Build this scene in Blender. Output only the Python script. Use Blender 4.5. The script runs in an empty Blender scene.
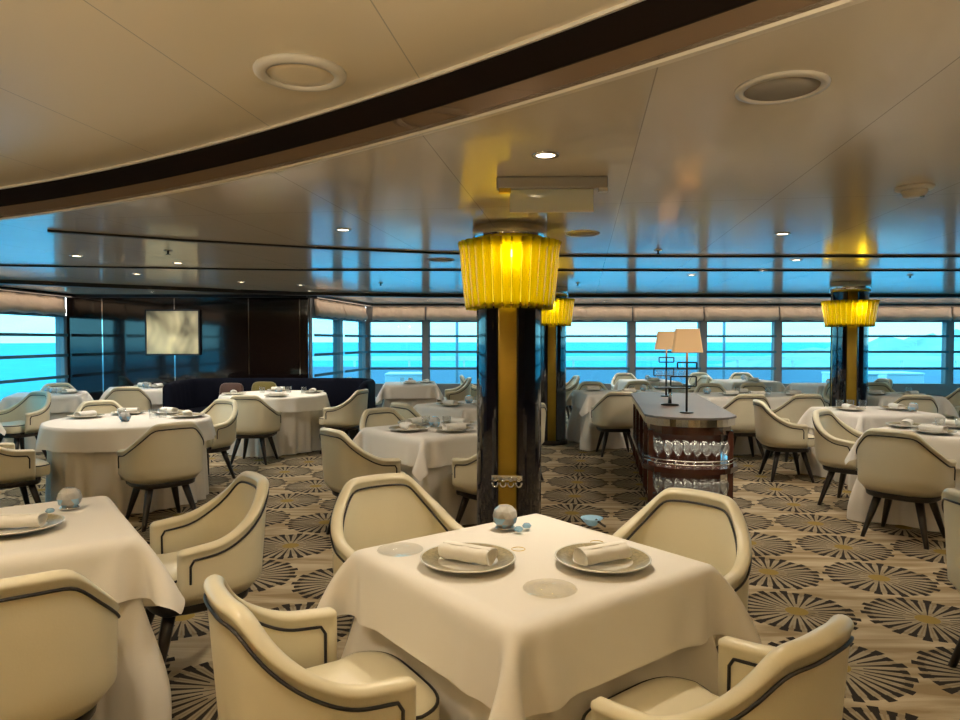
import bpy, bmesh, math, random
import numpy as np
from mathutils import Vector, Matrix
random.seed(7)
PI = math.pi
D = bpy.data
COL = bpy.context.scene.collection
R = math.radians

# ------------------------------------------------------------------ materials
def new_mat(name):
    m = D.materials.new(name); m.use_nodes = True
    nt = m.node_tree; nt.nodes.clear()
    return m, nt

def principled(name, col, rough=.5, metal=0., spec=.5, coat=0., coat_rough=.05, emit=None, emit_s=0.,
               noise=0., noise_scale=20., bump=0., bump_scale=200., sheen=0., trans=0., ior=1.45):
    m, nt = new_mat(name)
    out = nt.nodes.new('ShaderNodeOutputMaterial')
    b = nt.nodes.new('ShaderNodeBsdfPrincipled')
    nt.links.new(b.outputs[0], out.inputs[0])
    b.inputs['Base Color'].default_value = (*col, 1)
    b.inputs['Roughness'].default_value = rough
    b.inputs['Metallic'].default_value = metal
    b.inputs['Specular IOR Level'].default_value = spec
    b.inputs['Coat Weight'].default_value = coat
    b.inputs['Coat Roughness'].default_value = coat_rough
    b.inputs['Sheen Weight'].default_value = sheen
    b.inputs['Transmission Weight'].default_value = trans
    b.inputs['IOR'].default_value = ior
    if emit:
        b.inputs['Emission Color'].default_value = (*emit, 1)
        b.inputs['Emission Strength'].default_value = emit_s
    if noise or bump:
        tc = nt.nodes.new('ShaderNodeTexCoord')
    if noise:
        n = nt.nodes.new('ShaderNodeTexNoise'); n.inputs['Scale'].default_value = noise_scale
        n.inputs['Detail'].default_value = 5
        nt.links.new(tc.outputs['Object'], n.inputs['Vector'])
        mx = nt.nodes.new('ShaderNodeMix'); mx.data_type = 'RGBA'
        mx.inputs[6].default_value = (*[c * (1 - noise) for c in col], 1)
        mx.inputs[7].default_value = (*[min(1, c * (1 + noise)) for c in col], 1)
        nt.links.new(n.outputs[0], mx.inputs[0])
        nt.links.new(mx.outputs[2], b.inputs['Base Color'])
    if bump:
        n2 = nt.nodes.new('ShaderNodeTexNoise'); n2.inputs['Scale'].default_value = bump_scale
        n2.inputs['Detail'].default_value = 3
        nt.links.new(tc.outputs['Object'], n2.inputs['Vector'])
        bp = nt.nodes.new('ShaderNodeBump'); bp.inputs['Strength'].default_value = bump
        bp.inputs['Distance'].default_value = .01
        nt.links.new(n2.outputs[0], bp.inputs['Height'])
        nt.links.new(bp.outputs[0], b.inputs['Normal'])
    return m

class NX:
    """tiny helper for math node graphs"""
    def __init__(s, nt): s.nt = nt
    def m(s, op, a, b=None, c=None):
        n = s.nt.nodes.new('ShaderNodeMath'); n.operation = op
        for i, v in enumerate((a, b, c)):
            if v is None: continue
            if isinstance(v, (int, float)): n.inputs[i].default_value = v
            else: s.nt.links.new(v, n.inputs[i])
        return n.outputs[0]
    def mix(s, f, a, b):
        n = s.nt.nodes.new('ShaderNodeMix'); n.data_type = 'RGBA'
        for i, v in ((0, f), (6, a), (7, b)):
            if isinstance(v, (int, float)): n.inputs[i].default_value = v
            elif isinstance(v, tuple): n.inputs[i].default_value = (*v, 1)
            else: s.nt.links.new(v, n.inputs[i])
        return n.outputs[2]
    def noise(s, vec, scale, detail=3, dist=0):
        n = s.nt.nodes.new('ShaderNodeTexNoise'); n.inputs['Scale'].default_value = scale
        n.inputs['Detail'].default_value = detail; n.inputs['Distortion'].default_value = dist
        s.nt.links.new(vec, n.inputs['Vector']); return n.outputs[0]

def clear_glass(name, tint=(1, 1, 1), rough=.02, refl=.12, body=None, body_f=0.):
    """Thin glass: lets light straight through with a fresnel reflection."""
    m, nt = new_mat(name)
    out = nt.nodes.new('ShaderNodeOutputMaterial')
    tr = nt.nodes.new('ShaderNodeBsdfTransparent'); tr.inputs[0].default_value = (*tint, 1)
    gl = nt.nodes.new('ShaderNodeBsdfGlossy'); gl.inputs['Roughness'].default_value = rough
    lw = nt.nodes.new('ShaderNodeLayerWeight'); lw.inputs[0].default_value = .5
    nx = NX(nt)
    mx = nt.nodes.new('ShaderNodeMixShader')
    nt.links.new(nx.m('MULTIPLY_ADD', nx.m('POWER', lw.outputs['Facing'], 3.0), refl * 3, .04), mx.inputs[0])
    if body:
        tl = nt.nodes.new('ShaderNodeBsdfTranslucent'); tl.inputs[0].default_value = (*body, 1)
        m2 = nt.nodes.new('ShaderNodeMixShader'); m2.inputs[0].default_value = body_f
        nt.links.new(tr.outputs[0], m2.inputs[1]); nt.links.new(tl.outputs[0], m2.inputs[2])
        nt.links.new(m2.outputs[0], mx.inputs[1])
    else:
        nt.links.new(tr.outputs[0], mx.inputs[1])
    nt.links.new(gl.outputs[0], mx.inputs[2])
    nt.links.new(mx.outputs[0], out.inputs[0])
    return m

def carpet_material():
    m, nt = new_mat('carpet'); x = NX(nt)
    out = nt.nodes.new('ShaderNodeOutputMaterial'); b = nt.nodes.new('ShaderNodeBsdfPrincipled')
    nt.links.new(b.outputs[0], out.inputs[0])
    b.inputs['Roughness'].default_value = .95; b.inputs['Specular IOR Level'].default_value = .15
    tc = nt.nodes.new('ShaderNodeTexCoord'); sp = nt.nodes.new('ShaderNodeSeparateXYZ')
    nt.links.new(tc.outputs['Object'], sp.inputs[0])
    X = x.m('SUBTRACT', sp.outputs[0], 2.518); Y = x.m('SUBTRACT', sp.outputs[1], 4.33)
    th = R(-10); P = .66
    u = x.m('DIVIDE', x.m('ADD', x.m('MULTIPLY', X, math.cos(th)), x.m('MULTIPLY', Y, math.sin(th))), P)
    v = x.m('DIVIDE', x.m('ADD', x.m('MULTIPLY', X, -math.sin(th)), x.m('MULTIPLY', Y, math.cos(th))), P)
    iu = x.m('ROUND', u); iv = x.m('ROUND', v)
    cb = nt.nodes.new('ShaderNodeCombineXYZ'); nt.links.new(iu, cb.inputs[0]); nt.links.new(iv, cb.inputs[1])
    wn = nt.nodes.new('ShaderNodeTexWhiteNoise'); wn.noise_dimensions = '3D'; nt.links.new(cb.outputs[0], wn.inputs[0])
    h = wn.outputs[0]
    fu = x.m('SUBTRACT', u, iu); fv = x.m('SUBTRACT', v, iv)
    r = x.m('SQRT', x.m('ADD', x.m('MULTIPLY', fu, fu), x.m('MULTIPLY', fv, fv)))
    ang = x.m('ADD', x.m('DIVIDE', x.m('ARCTAN2', fv, fu), 2 * PI), h)
    N = 28
    rr = x.m('DIVIDE', r, x.m('MULTIPLY_ADD', h, .03, .475))            # 1 at the rim
    sa = x.m('MULTIPLY', ang, N)
    t = x.m('ABSOLUTE', x.m('SUBTRACT', x.m('FRACT', sa), .5))
    odd = x.m('FRACT', x.m('MULTIPLY', x.m('FLOOR', sa), .5))            # 0 / .5
    # club shaped spokes: thin inside, wide before the rim
    w = x.m('MULTIPLY_ADD', x.m('POWER', rr, 1.8), .12, .13)
    club = x.m('MULTIPLY', x.m('GREATER_THAN', rr, .84), .07)
    w = x.m('ADD', w, club)
    spoke = x.m('MULTIPLY', x.m('LESS_THAN', t, w),
                x.m('MULTIPLY', x.m('GREATER_THAN', rr, x.m('MULTIPLY_ADD', odd, .3, .2)),
                    x.m('LESS_THAN', rr, x.m('SUBTRACT', 1.0, x.m('MULTIPLY', odd, .12)))))
    # fine lines between spokes near the middle
    t2 = x.m('ABSOLUTE', x.m('SUBTRACT', x.m('FRACT', x.m('MULTIPLY', ang, N * 3)), .5))
    fine = x.m('MULTIPLY', x.m('LESS_THAN', t2, .22),
               x.m('MULTIPLY', x.m('GREATER_THAN', rr, .3), x.m('LESS_THAN', rr, .82)))
    disc = x.m('LESS_THAN', rr, .93)
    core = x.m('LESS_THAN', rr, .19)
    mp = nt.nodes.new('ShaderNodeMapping'); mp.inputs['Rotation'].default_value = (0, 0, R(52))
    mp.inputs['Scale'].default_value = (1.0, 7.0, 1)
    nt.links.new(tc.outputs['Object'], mp.inputs[0])
    stre = x.noise(mp.outputs[0], 1.6, 4, .6)
    st = x.m('MULTIPLY', x.m('SUBTRACT', stre, .38), 4.0); st.node.use_clamp = True
    base = x.mix(st, (.34, .25, .135), (.60, .49, .33))
    spk = x.noise(tc.outputs['Object'], 260, 2)
    c = x.mix(x.m('MULTIPLY', disc, .46), base, (.19, .155, .10))
    c = x.mix(x.m('MULTIPLY', fine, .55), c, (.42, .36, .26))
    c = x.mix(spoke, c, (.018, .013, .010))
    c = x.mix(core, c, (.34, .235, .055))
    c = x.mix(x.m('MULTIPLY', spk, .35), c, (.05, .04, .03))
    nt.links.new(c, b.inputs['Base Color'])
    bp = nt.nodes.new('ShaderNodeBump'); bp.inputs['Strength'].default_value = .3; bp.inputs['Distance'].default_value = .004
    nt.links.new(spk, bp.inputs['Height']); nt.links.new(bp.outputs[0], b.inputs['Normal'])
    return m

def art_material():
    m, nt = new_mat('art_canvas'); x = NX(nt)
    out = nt.nodes.new('ShaderNodeOutputMaterial'); b = nt.nodes.new('ShaderNodeBsdfPrincipled')
    nt.links.new(b.outputs[0], out.inputs[0]); b.inputs['Roughness'].default_value = .4
    tc = nt.nodes.new('ShaderNodeTexCoord')
    mp = nt.nodes.new('ShaderNodeMapping'); mp.inputs['Scale'].default_value = (1.6, 1, 1.1)
    nt.links.new(tc.outputs['Object'], mp.inputs[0])
    n = x.noise(mp.outputs[0], 1.5, 2, .5)
    f = x.m('MULTIPLY', x.m('SUBTRACT', n, .36), 3.4); f.node.use_clamp = True
    c = x.mix(f, (.15, .13, .08), (.80, .72, .44))
    nt.links.new(c, b.inputs['Base Color'])
    b.inputs['Emission Strength'].default_value = 0
    return m

def panel_material(name, col, rough, scale_rot):
    """ceiling lacquer with thin seams between its panels"""
    m, nt = new_mat(name); x = NX(nt)
    out = nt.nodes.new('ShaderNodeOutputMaterial'); b = nt.nodes.new('ShaderNodeBsdfPrincipled')
    nt.links.new(b.outputs[0], out.inputs[0])
    b.inputs['Roughness'].default_value = rough
    b.inputs['Specular IOR Level'].default_value = .75
    tc = nt.nodes.new('ShaderNodeTexCoord'); sp = nt.nodes.new('ShaderNodeSeparateXYZ')
    nt.links.new(tc.outputs['Object'], sp.inputs[0])
    ca, sa = math.cos(R(81.5)), math.sin(R(81.5))
    u = x.m('ADD', x.m('MULTIPLY', sp.outputs[0], sa), x.m('MULTIPLY', sp.outputs[1], -ca))
    v = x.m('ADD', x.m('MULTIPLY', sp.outputs[0], ca), x.m('MULTIPLY', sp.outputs[1], sa))
    a = x.m('ABSOLUTE', x.m('SUBTRACT', x.m('FRACT', x.m('DIVIDE', x.m('ADD', u, 1.372 + 7.85 + .3925), .785)), .5))
    c = x.m('ABSOLUTE', x.m('SUBTRACT', x.m('FRACT', x.m('DIVIDE', v, scale_rot)), .5))
    seam = x.m('MAXIMUM', x.m('LESS_THAN', a, .0028), x.m('LESS_THAN', c, .0022 / scale_rot))
    col_o = x.mix(x.m('MULTIPLY', seam, .7), col, tuple(k * .4 for k in col))
    nt.links.new(col_o, b.inputs['Base Color'])
    n = x.noise(tc.outputs['Object'], 1.3, 2)
    bp = nt.nodes.new('ShaderNodeBump'); bp.inputs['Strength'].default_value = .12; bp.inputs['Distance'].default_value = .03
    nt.links.new(n, bp.inputs['Height']); nt.links.new(bp.outputs[0], b.inputs['Normal'])
    return m

M = {}
M['carpet'] = carpet_material()
M['art'] = art_material()
M['ceil'] = panel_material('lacquered_ceiling', (.74, .66, .53), .13, 2.6)
M['ceil_up'] = panel_material('raised_ceiling', (.86, .74, .53), .28, 9.0)
M['leather'] = principled('cream_leather', (.71, .648, .475), .36, coat=.15, coat_rough=.2, noise=.04, noise_scale=5, bump=.05, bump_scale=140)
M['piping'] = principled('black_piping', (.012, .011, .013), .45)
M['darkwood'] = principled('dark_stained_wood', (.012, .007, .005), .35, coat=.15, noise=.4, noise_scale=30)
M['cloth'] = principled('white_linen', (.80, .76, .70), .85, spec=.2, sheen=.1, bump=.06, bump_scale=900)
M['undercloth'] = principled('ivory_linen', (.74, .69, .61), .9, spec=.15, bump=.06, bump_scale=900)
M['napkin'] = principled('napkin_linen', (.86, .83, .77), .85, spec=.2, bump=.1, bump_scale=700)
M['china'] = principled('white_china', (.82, .80, .74), .12, spec=.6)
M['chinarim'] = principled('patterned_rim', (.30, .255, .15), .35, noise=.75, noise_scale=85)
M['glass'] = clear_glass('clear_glass', (.96, .97, .97), .02, .22, (.95, .96, .96), .035)
M['globeglass'] = principled('globe_glass', (1, .98, .93), .03, trans=.6, ior=1.4, spec=1.)
M['plateglass'] = clear_glass('plate_glass', (.965, .96, .94), .03, .07)
M['crystal'] = principled('crystal', (.96, .98, 1.0), .01, trans=1., ior=1.5)
M['bluecrystal'] = principled('blue_crystal', (.42, .72, .98), .06, trans=.35, ior=1.45, spec=.8)
M['darkmetal'] = principled('dark_bronze', (.05, .045, .04), .3, metal=.9)
M['steel'] = principled('brushed_steel', (.62, .60, .57), .16, metal=1.)
M['chrome'] = principled('chrome', (.8, .78, .74), .08, metal=1.)
M['gold'] = principled('gold_strip', (.55, .36, .045), .38, metal=.55, noise=.12, noise_scale=6)
M['blacklacquer'] = principled('black_lacquer', (.006, .006, .012), .08, coat=1., coat_rough=.03)
M['brownlacquer'] = principled('brown_lacquer_wall', (.009, .005, .004), .09, coat=.7, coat_rough=.05, noise=.4, noise_scale=2)
M['fascia'] = principled('dark_brown_fascia', (.009, .005, .0035), .8, spec=.1)
M['fasciagloss'] = principled('polished_fascia', (.26, .20, .16), .04, metal=.85)
M['ctop'] = principled('console_top', (.21, .18, .155), .42, coat=.0, noise=.1, noise_scale=8)
M['cwood'] = principled('console_mahogany', (.06, .016, .009), .2, coat=.8, noise=.35, noise_scale=12)
M['navy'] = principled('navy_velvet', (.004, .005, .011), .85, spec=.08)
M['olive'] = principled('olive_velvet', (.13, .10, .012), .8, sheen=.4, noise=.4, noise_scale=60)
M['rust'] = principled('brown_velvet', (.07, .03, .02), .8, sheen=.4, noise=.3, noise_scale=60)
M['valance'] = principled('beige_valance', (.60, .48, .38), .9, spec=.1, noise=.06, noise_scale=30)
M['mullion'] = principled('grey_mullion', (.20, .19, .19), .45)
M['wallpaint'] = principled('taupe_wall', (.32, .25, .18), .6)
M['trimwhite'] = principled('cream_trim', (.72, .66, .55), .4)
M['black'] = principled('black_line', (.006, .006, .007), .4)
M['whiteplastic'] = principled('white_plastic', (.68, .63, .53), .4)
M['greygrille'] = principled('grey_grille', (.33, .30, .25), .6, noise=.3, noise_scale=400)
M['rod'] = principled('blind_rod', (.07, .17, .23), .8, spec=.1)
M['panelclear'] = clear_glass('sign_panel', (.95, .93, .85), .05, .25, (1, .95, .78), .75)
M['lampshade'] = principled('parchment_shade', (.75, .55, .33), .8, emit=(1., .55, .22), emit_s=.30)
M['downlight'] = principled('lit_downlight', (1, .9, .75), .5, emit=(1., .82, .58), emit_s=9.)
M['bulb'] = principled('lit_core', (1, .8, .2), .5, emit=(1., .80, .03), emit_s=.75)
M['window'] = clear_glass('tinted_window_glass', (.52, .91, 1.0), .01, .05)
M['yellowglass'] = clear_glass('amber_glass', (1., .90, .16), .04, .2, (.98, .86, .02), .55)
M['sea'] = principled('turquoise_sea', (.0, .36, .46), .6, spec=.15, noise=.35, noise_scale=.03)
M['deckpaint'] = principled('deck_paint', (.30, .36, .42), .7)
M['bulwark'] = principled('bulwark_paint', (.30, .40, .50), .6)
M['railwhite'] = principled('white_rail', (.9, .9, .9), .5)
M['hill'] = principled('coast_hill', (.35, .48, .42), .9, noise=.6, noise_scale=.05)

def sheer_material():
    m, nt = new_mat('sheer_blind')
    out = nt.nodes.new('ShaderNodeOutputMaterial')
    tr = nt.nodes.new('ShaderNodeBsdfTransparent'); tr.inputs[0].default_value = (.86, .95, 1, 1)
    tl = nt.nodes.new('ShaderNodeBsdfTranslucent'); tl.inputs[0].default_value = (.75, .85, .9, 1)
    mx = nt.nodes.new('ShaderNodeMixShader'); mx.inputs[0].default_value = .05
    nt.links.new(tr.outputs[0], mx.inputs[1]); nt.links.new(tl.outputs[0], mx.inputs[2])
    nt.links.new(mx.outputs[0], out.inputs[0])
    return m
M['sheer'] = sheer_material()

# ------------------------------------------------------------------ mesh helpers
class MB:
    def __init__(s): s.v = []; s.f = []; s.sm = []; s.mi = []; s.cur = 0
    def add(s, vs, fs, smooth=True):
        o = len(s.v); s.v += [tuple(p) for p in vs]
        for f in fs: s.f.append([o + i for i in f]); s.sm.append(smooth); s.mi.append(s.cur)
        return s
    def grid(s, rows, closed_u=False, closed_v=False, smooth=True, cap0=False, cap1=False):
        """rows: list of equally long point rings"""
        n = len(rows); k = len(rows[0]); fs = []
        for i in range(n if closed_v else n - 1):
            for j in range(k if closed_u else k - 1):
                a = i * k + j; b = i * k + (j + 1) % k
                c = ((i + 1) % n) * k + (j + 1) % k; d = ((i + 1) % n) * k + j
                fs.append((a, b, c, d))
        if cap0: fs.append(tuple(range(k))[::-1])
        if cap1: fs.append(tuple((n - 1) * k + j for j in range(k)))
        return s.add([p for r in rows for p in r], fs, smooth)
    def box(s, c, d, rot=0, smooth=False, bev=0):
        x, y, z = d[0] / 2, d[1] / 2, d[2] / 2
        if bev:
            b = min(bev, x, y, z)
            rows = []
            for zz, ins in ((-z, b), (-z + b * .3, b * .3), (-z + b, 0), (z - b, 0), (z - b * .3, b * .3), (z, b)):
                ring = []
                for (sx, sy) in ((1, 1), (-1, 1), (-1, -1), (1, -1)):
                    for t in range(4):
                        a = {(1, 1): 0, (-1, 1): 90, (-1, -1): 180, (1, -1): 270}[(sx, sy)] + t * 30
                        ring.append((sx * (x - b) + (b - ins) * math.cos(R(a)), sy * (y - b) + (b - ins) * math.sin(R(a)), zz))
                rows.append(ring)
            co, si = math.cos(rot), math.sin(rot)
            rows = [[(c[0] + p[0] * co - p[1] * si, c[1] + p[0] * si + p[1] * co, c[2] + p[2]) for p in r] for r in rows]
            return s.grid(rows, closed_u=True, cap0=True, cap1=True, smooth=smooth)
        co, si = math.cos(rot), math.sin(rot); vs = []
        for zz in (-z, z):
            for xx, yy in ((-x, -y), (x, -y), (x, y), (-x, y)):
                vs.append((c[0] + xx * co - yy * si, c[1] + xx * si + yy * co, c[2] + zz))
        return s.add(vs, [(3, 2, 1, 0), (4, 5, 6, 7), (0, 1, 5, 4), (1, 2, 6, 5), (2, 3, 7, 6), (3, 0, 4, 7)], smooth)
    def lathe(s, prof, n=32, c=(0, 0, 0), smooth=True):
        rows = [[(c[0] + r * math.cos(2 * PI * j / n), c[1] + r * math.sin(2 * PI * j / n), c[2] + z) for j in range(n)] for r, z in prof]
        cl = prof[0] == prof[-1]
        return s.grid(rows[:-1] if cl else rows, closed_u=True, closed_v=cl, smooth=smooth, cap0=not cl and prof[0][0] > 1e-6, cap1=not cl and prof[-1][0] > 1e-6)
    def tube(s, pts, r, n=8, closed=False):
        pts = [Vector(p) for p in pts]; k = len(pts); rows = []
        up = Vector((0, 0, 1)); prev = None
        for i in range(k):
            if closed: t = pts[(i + 1) % k] - pts[i - 1]
            else: t = pts[min(i + 1, k - 1)] - pts[max(i - 1, 0)]
            t.normalize()
            a = prev if prev is not None else (Vector((1, 0, 0)) if abs(t.z) > .9 else up)
            a = a - t * a.dot(t)
            if a.length < 1e-4: a = Vector((0, 1, 0)) - t * t.y
            a.normalize(); prev = a; b = t.cross(a)
            rad = r[i] if isinstance(r, (list, tuple)) else r
            rows.append([pts[i] + (a * math.cos(2 * PI * j / n) + b * math.sin(2 * PI * j / n)) * rad for j in range(n)])
        return s.grid(rows, closed_u=True, closed_v=closed, cap0=not closed, cap1=not closed)
    def prism(s, poly, z0, z1, smooth=False):
        n = len(poly)
        vs = [(p[0], p[1], z0) for p in poly] + [(p[0], p[1], z1) for p in poly]
        fs = [tuple(range(n))[::-1], tuple(range(n, 2 * n))] + [(i, (i + 1) % n, n + (i + 1) % n, n + i) for i in range(n)]
        return s.add(vs, fs, smooth)
    def mesh(s, name, *mats, fix=True):
        me = D.meshes.new(name); me.from_pydata([tuple(p) for p in s.v], [], s.f)
        me.polygons.foreach_set('use_smooth', s.sm)
        me.polygons.foreach_set('material_index', s.mi)
        for m in mats: me.materials.append(M[m] if isinstance(m, str) else m)
        me.validate()
        if fix:
            bm = bmesh.new(); bm.from_mesh(me); bmesh.ops.recalc_face_normals(bm, faces=bm.faces); bm.to_mesh(me); bm.free()
        me.update()
        return me

def obj(name, me, parent=None, loc=(0, 0, 0), rz=0, label=None):
    o = D.objects.new(name, me); COL.objects.link(o)
    o.location = loc; o.rotation_euler = (0, 0, rz)
    if parent is not None: o.parent = parent
    if label: o['label'] = label
    return o
def thing(name, label, cat, loc=(0, 0, 0), rz=0, group=None):
    o = obj(name, None, None, loc, rz); o['label'] = label; o['category'] = cat
    if group: o['group'] = group
    return o
def tag(o, label, cat, group=None, kind=None):
    o['label'] = label; o['category'] = cat
    if group: o['group'] = group
    if kind: o['kind'] = kind
    return o
def struct(name, me, parent=None, loc=(0, 0, 0), rz=0):
    o = obj(name, me, parent, loc, rz)
    if parent is None: o['kind'] = 'structure'
    return o
def dup(root, loc, rz=0, label=None, group=None):
    r = root.copy(); COL.objects.link(r); r.location = loc; r.rotation_euler = (0, 0, rz)
    if label: r['label'] = label
    if group: r['group'] = group
    for ch in list(root.children):
        c = ch.copy(); COL.objects.link(c); c.parent = r
        for g in list(ch.children):
            d = g.copy(); COL.objects.link(d); d.parent = c
    return r

# ------------------------------------------------------------------ the room
HC = 2.25          # lower ceiling
HU = 2.44          # raised ceiling
YF = 14.6          # far window wall
YD = 11.5          # dark lacquered wall
XL, XR, YB = -6.85, 11.6, -4.0
outline = [(XL, YB), (XR, YB), (XR, YF), (-2.40, YF), (-2.85, YD), (XL, YD)]
struct('floor', MB().prism(outline, -.06, 0).mesh('floor', 'carpet'))

CC, CR = (-8.5, -7.25), 12.82      # centre and radius of the round coffer
arc = [(CC[0] + CR * math.cos(a), CC[1] + CR * math.sin(a)) for a in [R(d) for d in np.linspace(-2.6, 92.3, 97)]]
arc = [p for p in arc if p[0] > XL and p[1] > YB]
def clip_arc():
    a0 = math.asin((YB - CC[1]) / CR); a1 = math.acos((XL - CC[0]) / CR)
    return [(CC[0] + CR * math.cos(a), CC[1] + CR * math.sin(a)) for a in np.linspace(a0, a1, 96)]
arc = clip_arc()
low = arc + [(XL, YD), (-2.85, YD), (-2.40, YF), (XR, YF), (XR, YB)]
struct('ceiling', MB().prism(low, HC, HC + .02).mesh('ceiling_lower', 'ceil'))
struct('ceiling_raised', MB().prism(arc + [(XL, YB)], HU, HU + .05).mesh('ceiling_raised', 'ceil_up'))
def ring_strip(z0, z1, off, th):
    rows = []
    for p in arc:
        d = Vector((p[0] - CC[0], p[1] - CC[1])).normalized()
        a = (p[0] - d.x * off, p[1] - d.y * off); b = (a[0] + d.x * th, a[1] + d.y * th)
        rows.append([(a[0], a[1], z0), (a[0], a[1], z1), (b[0], b[1], z1), (b[0], b[1], z0)])
    return MB().grid(rows, closed_u=True, cap0=True, cap1=True, smooth=False)
struct('trim_coffer_upper', ring_strip(HC + .075, HU, .004, .03).mesh('coffer_dark_band', 'fascia'))
struct('trim_coffer_lower', ring_strip(HC + .004, HC + .075, 0, .03).mesh('coffer_polished_band', 'fasciagloss'))
struct('trim_coffer_edge', ring_strip(HC - .006, HC + .004, .008, .022).mesh('coffer_edge', 'trimwhite'))
struct('trim_coffer_top', ring_strip(HU - .012, HU, .014, .012).mesh('coffer_top_edge', 'trimwhite'))

def ceiling_line(n, pts, w, mat='black', h=.015):
    mb = MB(); rows = []
    for i, p in enumerate(pts):
        a = Vector(pts[max(i - 1, 0)]); b = Vector(pts[min(i + 1, len(pts) - 1)])
        t = (b - a).normalized(); nn = Vector((-t.y, t.x)) * w / 2
        rows.append([(p[0] - nn.x, p[1] - nn.y, HC), (p[0] + nn.x, p[1] + nn.y, HC), (p[0] + nn.x, p[1] + nn.y, HC - h), (p[0] - nn.x, p[1] - nn.y, HC - h)])
    mb.grid(rows, closed_u=True, cap0=True, cap1=True, smooth=False)
    struct('trim_%d' % n, mb.mesh('ceiling_slot', mat))
ceiling_line(1, [(-2.95, 4.75), (-2.2, 5.2), (-1.37, 5.6), (-.4, 5.95), (.6, 6.15), (2, 6.2), (4, 6.2), (7.5, 6.2)], .05)
ceiling_line(2, [(-6.8, 6.7), (-4.8, 6.95), (-1.93, 7.4), (2, 7.45), (8, 7.45)], .05)
ceiling_line(3, [(-6.8, 8.2), (-5.9, 8.75), (-2.9, 10.9), (-1, 11.45), (0, 11.5), (11.5, 11.5)], .22, h=.05)

def wall_box(a, b, z0, z1, th=.12, inward=None):
    a, b = Vector(a), Vector(b); t = (b - a).normalized(); n = Vector((-t.y, t.x))
    q = [a, b, b + n * th, a + n * th]
    return [(p.x, p.y) for p in q], z0, z1
ZS, ZT = .55, 1.90     # window sill and head
def window_wall(side, a, b, cuts, wn0, blind_desc, sheer_gap=.09, far=True):
    """a->b seen from inside with the outside on the left hand (n). cuts: distances along the wall of mullion centres."""
    a, b = Vector(a), Vector(b); L = (b - a).length; t = (b - a) / L; n = Vector((-t.y, t.x))
    th = .14
    def slab(mb, s0, s1, z0, z1, o0, o1):
        q = [a + t * s0 + n * o0, a + t * s1 + n * o0, a + t * s1 + n * o1, a + t * s0 + n * o1]
        mb.prism([(p.x, p.y) for p in q], z0, z1)
    mb = MB(); slab(mb, 0, L, 0, ZS, 0, th); slab(mb, 0, L, ZT + .0, HC + .05, .02, th)
    struct('wall_' + side, mb.mesh('wall', 'mullion'))
    mb = MB(); slab(mb, 0, L, HC - .05, HC - .001, -.16, .0)
    struct('trim_cornice_' + side, mb.mesh('cornice', 'black'))
    l = D.lights.new('cove_light', 'AREA'); l.shape = 'RECTANGLE'; l.size = L - .1; l.size_y = .02; l.energy = .75 * L; l.color = (1, .80, .60)
    o = D.objects.new('cove_light', l); COL.objects.link(o)
    q = a + t * (L / 2) - n * .175; o.location = (q.x, q.y, HC - .052)
    zc = -(Vector((n.x, n.y, 0)) * .8 + Vector((0, 0, -.6))); xc = Vector((t.x, t.y, 0)); yc = zc.cross(xc)
    o.rotation_euler = Matrix((xc, yc, zc)).transposed().to_euler()
    mw = .17
    for i in range(len(cuts) - 1):
        s0, s1 = cuts[i], cuts[i + 1]
        mb = MB()
        slab(mb, s0 - (mw / 2 if i else 0), s0 + mw / 2, ZS, ZT, .0, th)
        if i == len(cuts) - 2: slab(mb, s1 - mw / 2, s1, ZS, ZT, 0, th)
        slab(mb, s0 + mw / 2, s1 - mw / 2, ZS, ZS + .03, 0, th); slab(mb, s0 + mw / 2, s1 - mw / 2, ZT - .025, ZT, 0, th)
        w = struct('window_%d' % (wn0 + i), mb.mesh('window_frame', 'mullion'))
        mb = MB(); slab(mb, s0 + mw / 2, s1 - mw / 2, ZS + .03, ZT - .025, .06, .068)
        obj('pane', mb.mesh('pane', 'window'), w)
        # blind: gathered valance, hanging sheer, dark rods in its folds
        c0, c1 = s0 + (.15 if i == 0 else .02), s1 - (.15 if i == len(cuts) - 2 else .02)
        r = thing('roman_blind', blind_desc(i), 'blind', (0, 0, 0), 0, 'sheer roman blinds at the windows')
        mb = MB(); rows = []
        for k in range(25):
            s = c0 + (c1 - c0) * k / 24
            row = []
            for (o, z) in ((-.02, HC - .05), (-.05, HC - .10), (-.055, HC - .17), (-.09, HC - .24), (-.10, HC - .30), (-.06, HC - .345), (-.02, HC - .33), (-.012, HC - .2), (-.012, HC - .05)):
                p = a + t * s + n * (o + .012 * math.sin(k * 1.7 + z * 9))
                row.append((p.x, p.y, z + .012 * math.sin(k * .9 + i)))
            rows.append(row)
        mb.grid(rows, closed_u=True, cap0=True, cap1=True)
        obj('valance', mb.mesh('valance', 'valance'), r)
        mb = MB(); rows = []
        x0, x1 = s0 + mw / 2 - .03, s1 - mw / 2 + .03
        nk = 40
        for k in range(nk + 1):
            s = x0 + (x1 - x0) * k / nk; row = []
            for q in range(17):
                z = HC - .3 - (HC - .3 - ZS - .02) * q / 16
                o = -.03 + .010 * math.sin(k * .8) + .008 * math.cos(q * PI / 2)
                p = a + t * s + n * o; row.append((p.x, p.y, z))
            rows.append(row)
        mb.grid(rows)
        obj('sheer', mb.mesh('sheer', 'sheer'), r)
        for z in (1.58, 1.25, .90):
            p0 = a + t * x0 + n * -.045; p1 = a + t * x1 + n * -.045
            mb = MB().box(((p0.x + p1.x) / 2, (p0.y + p1.y) / 2, z), ((p1 - p0).length, .012, .048), math.atan2(t.y, t.x))
            obj('rod', mb.mesh('rod', 'rod'), r)
xs_far = [-2.40, -1.14, .22, 1.71, 3.20, 4.70, 6.28, 7.82, 9.90, XR]
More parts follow.
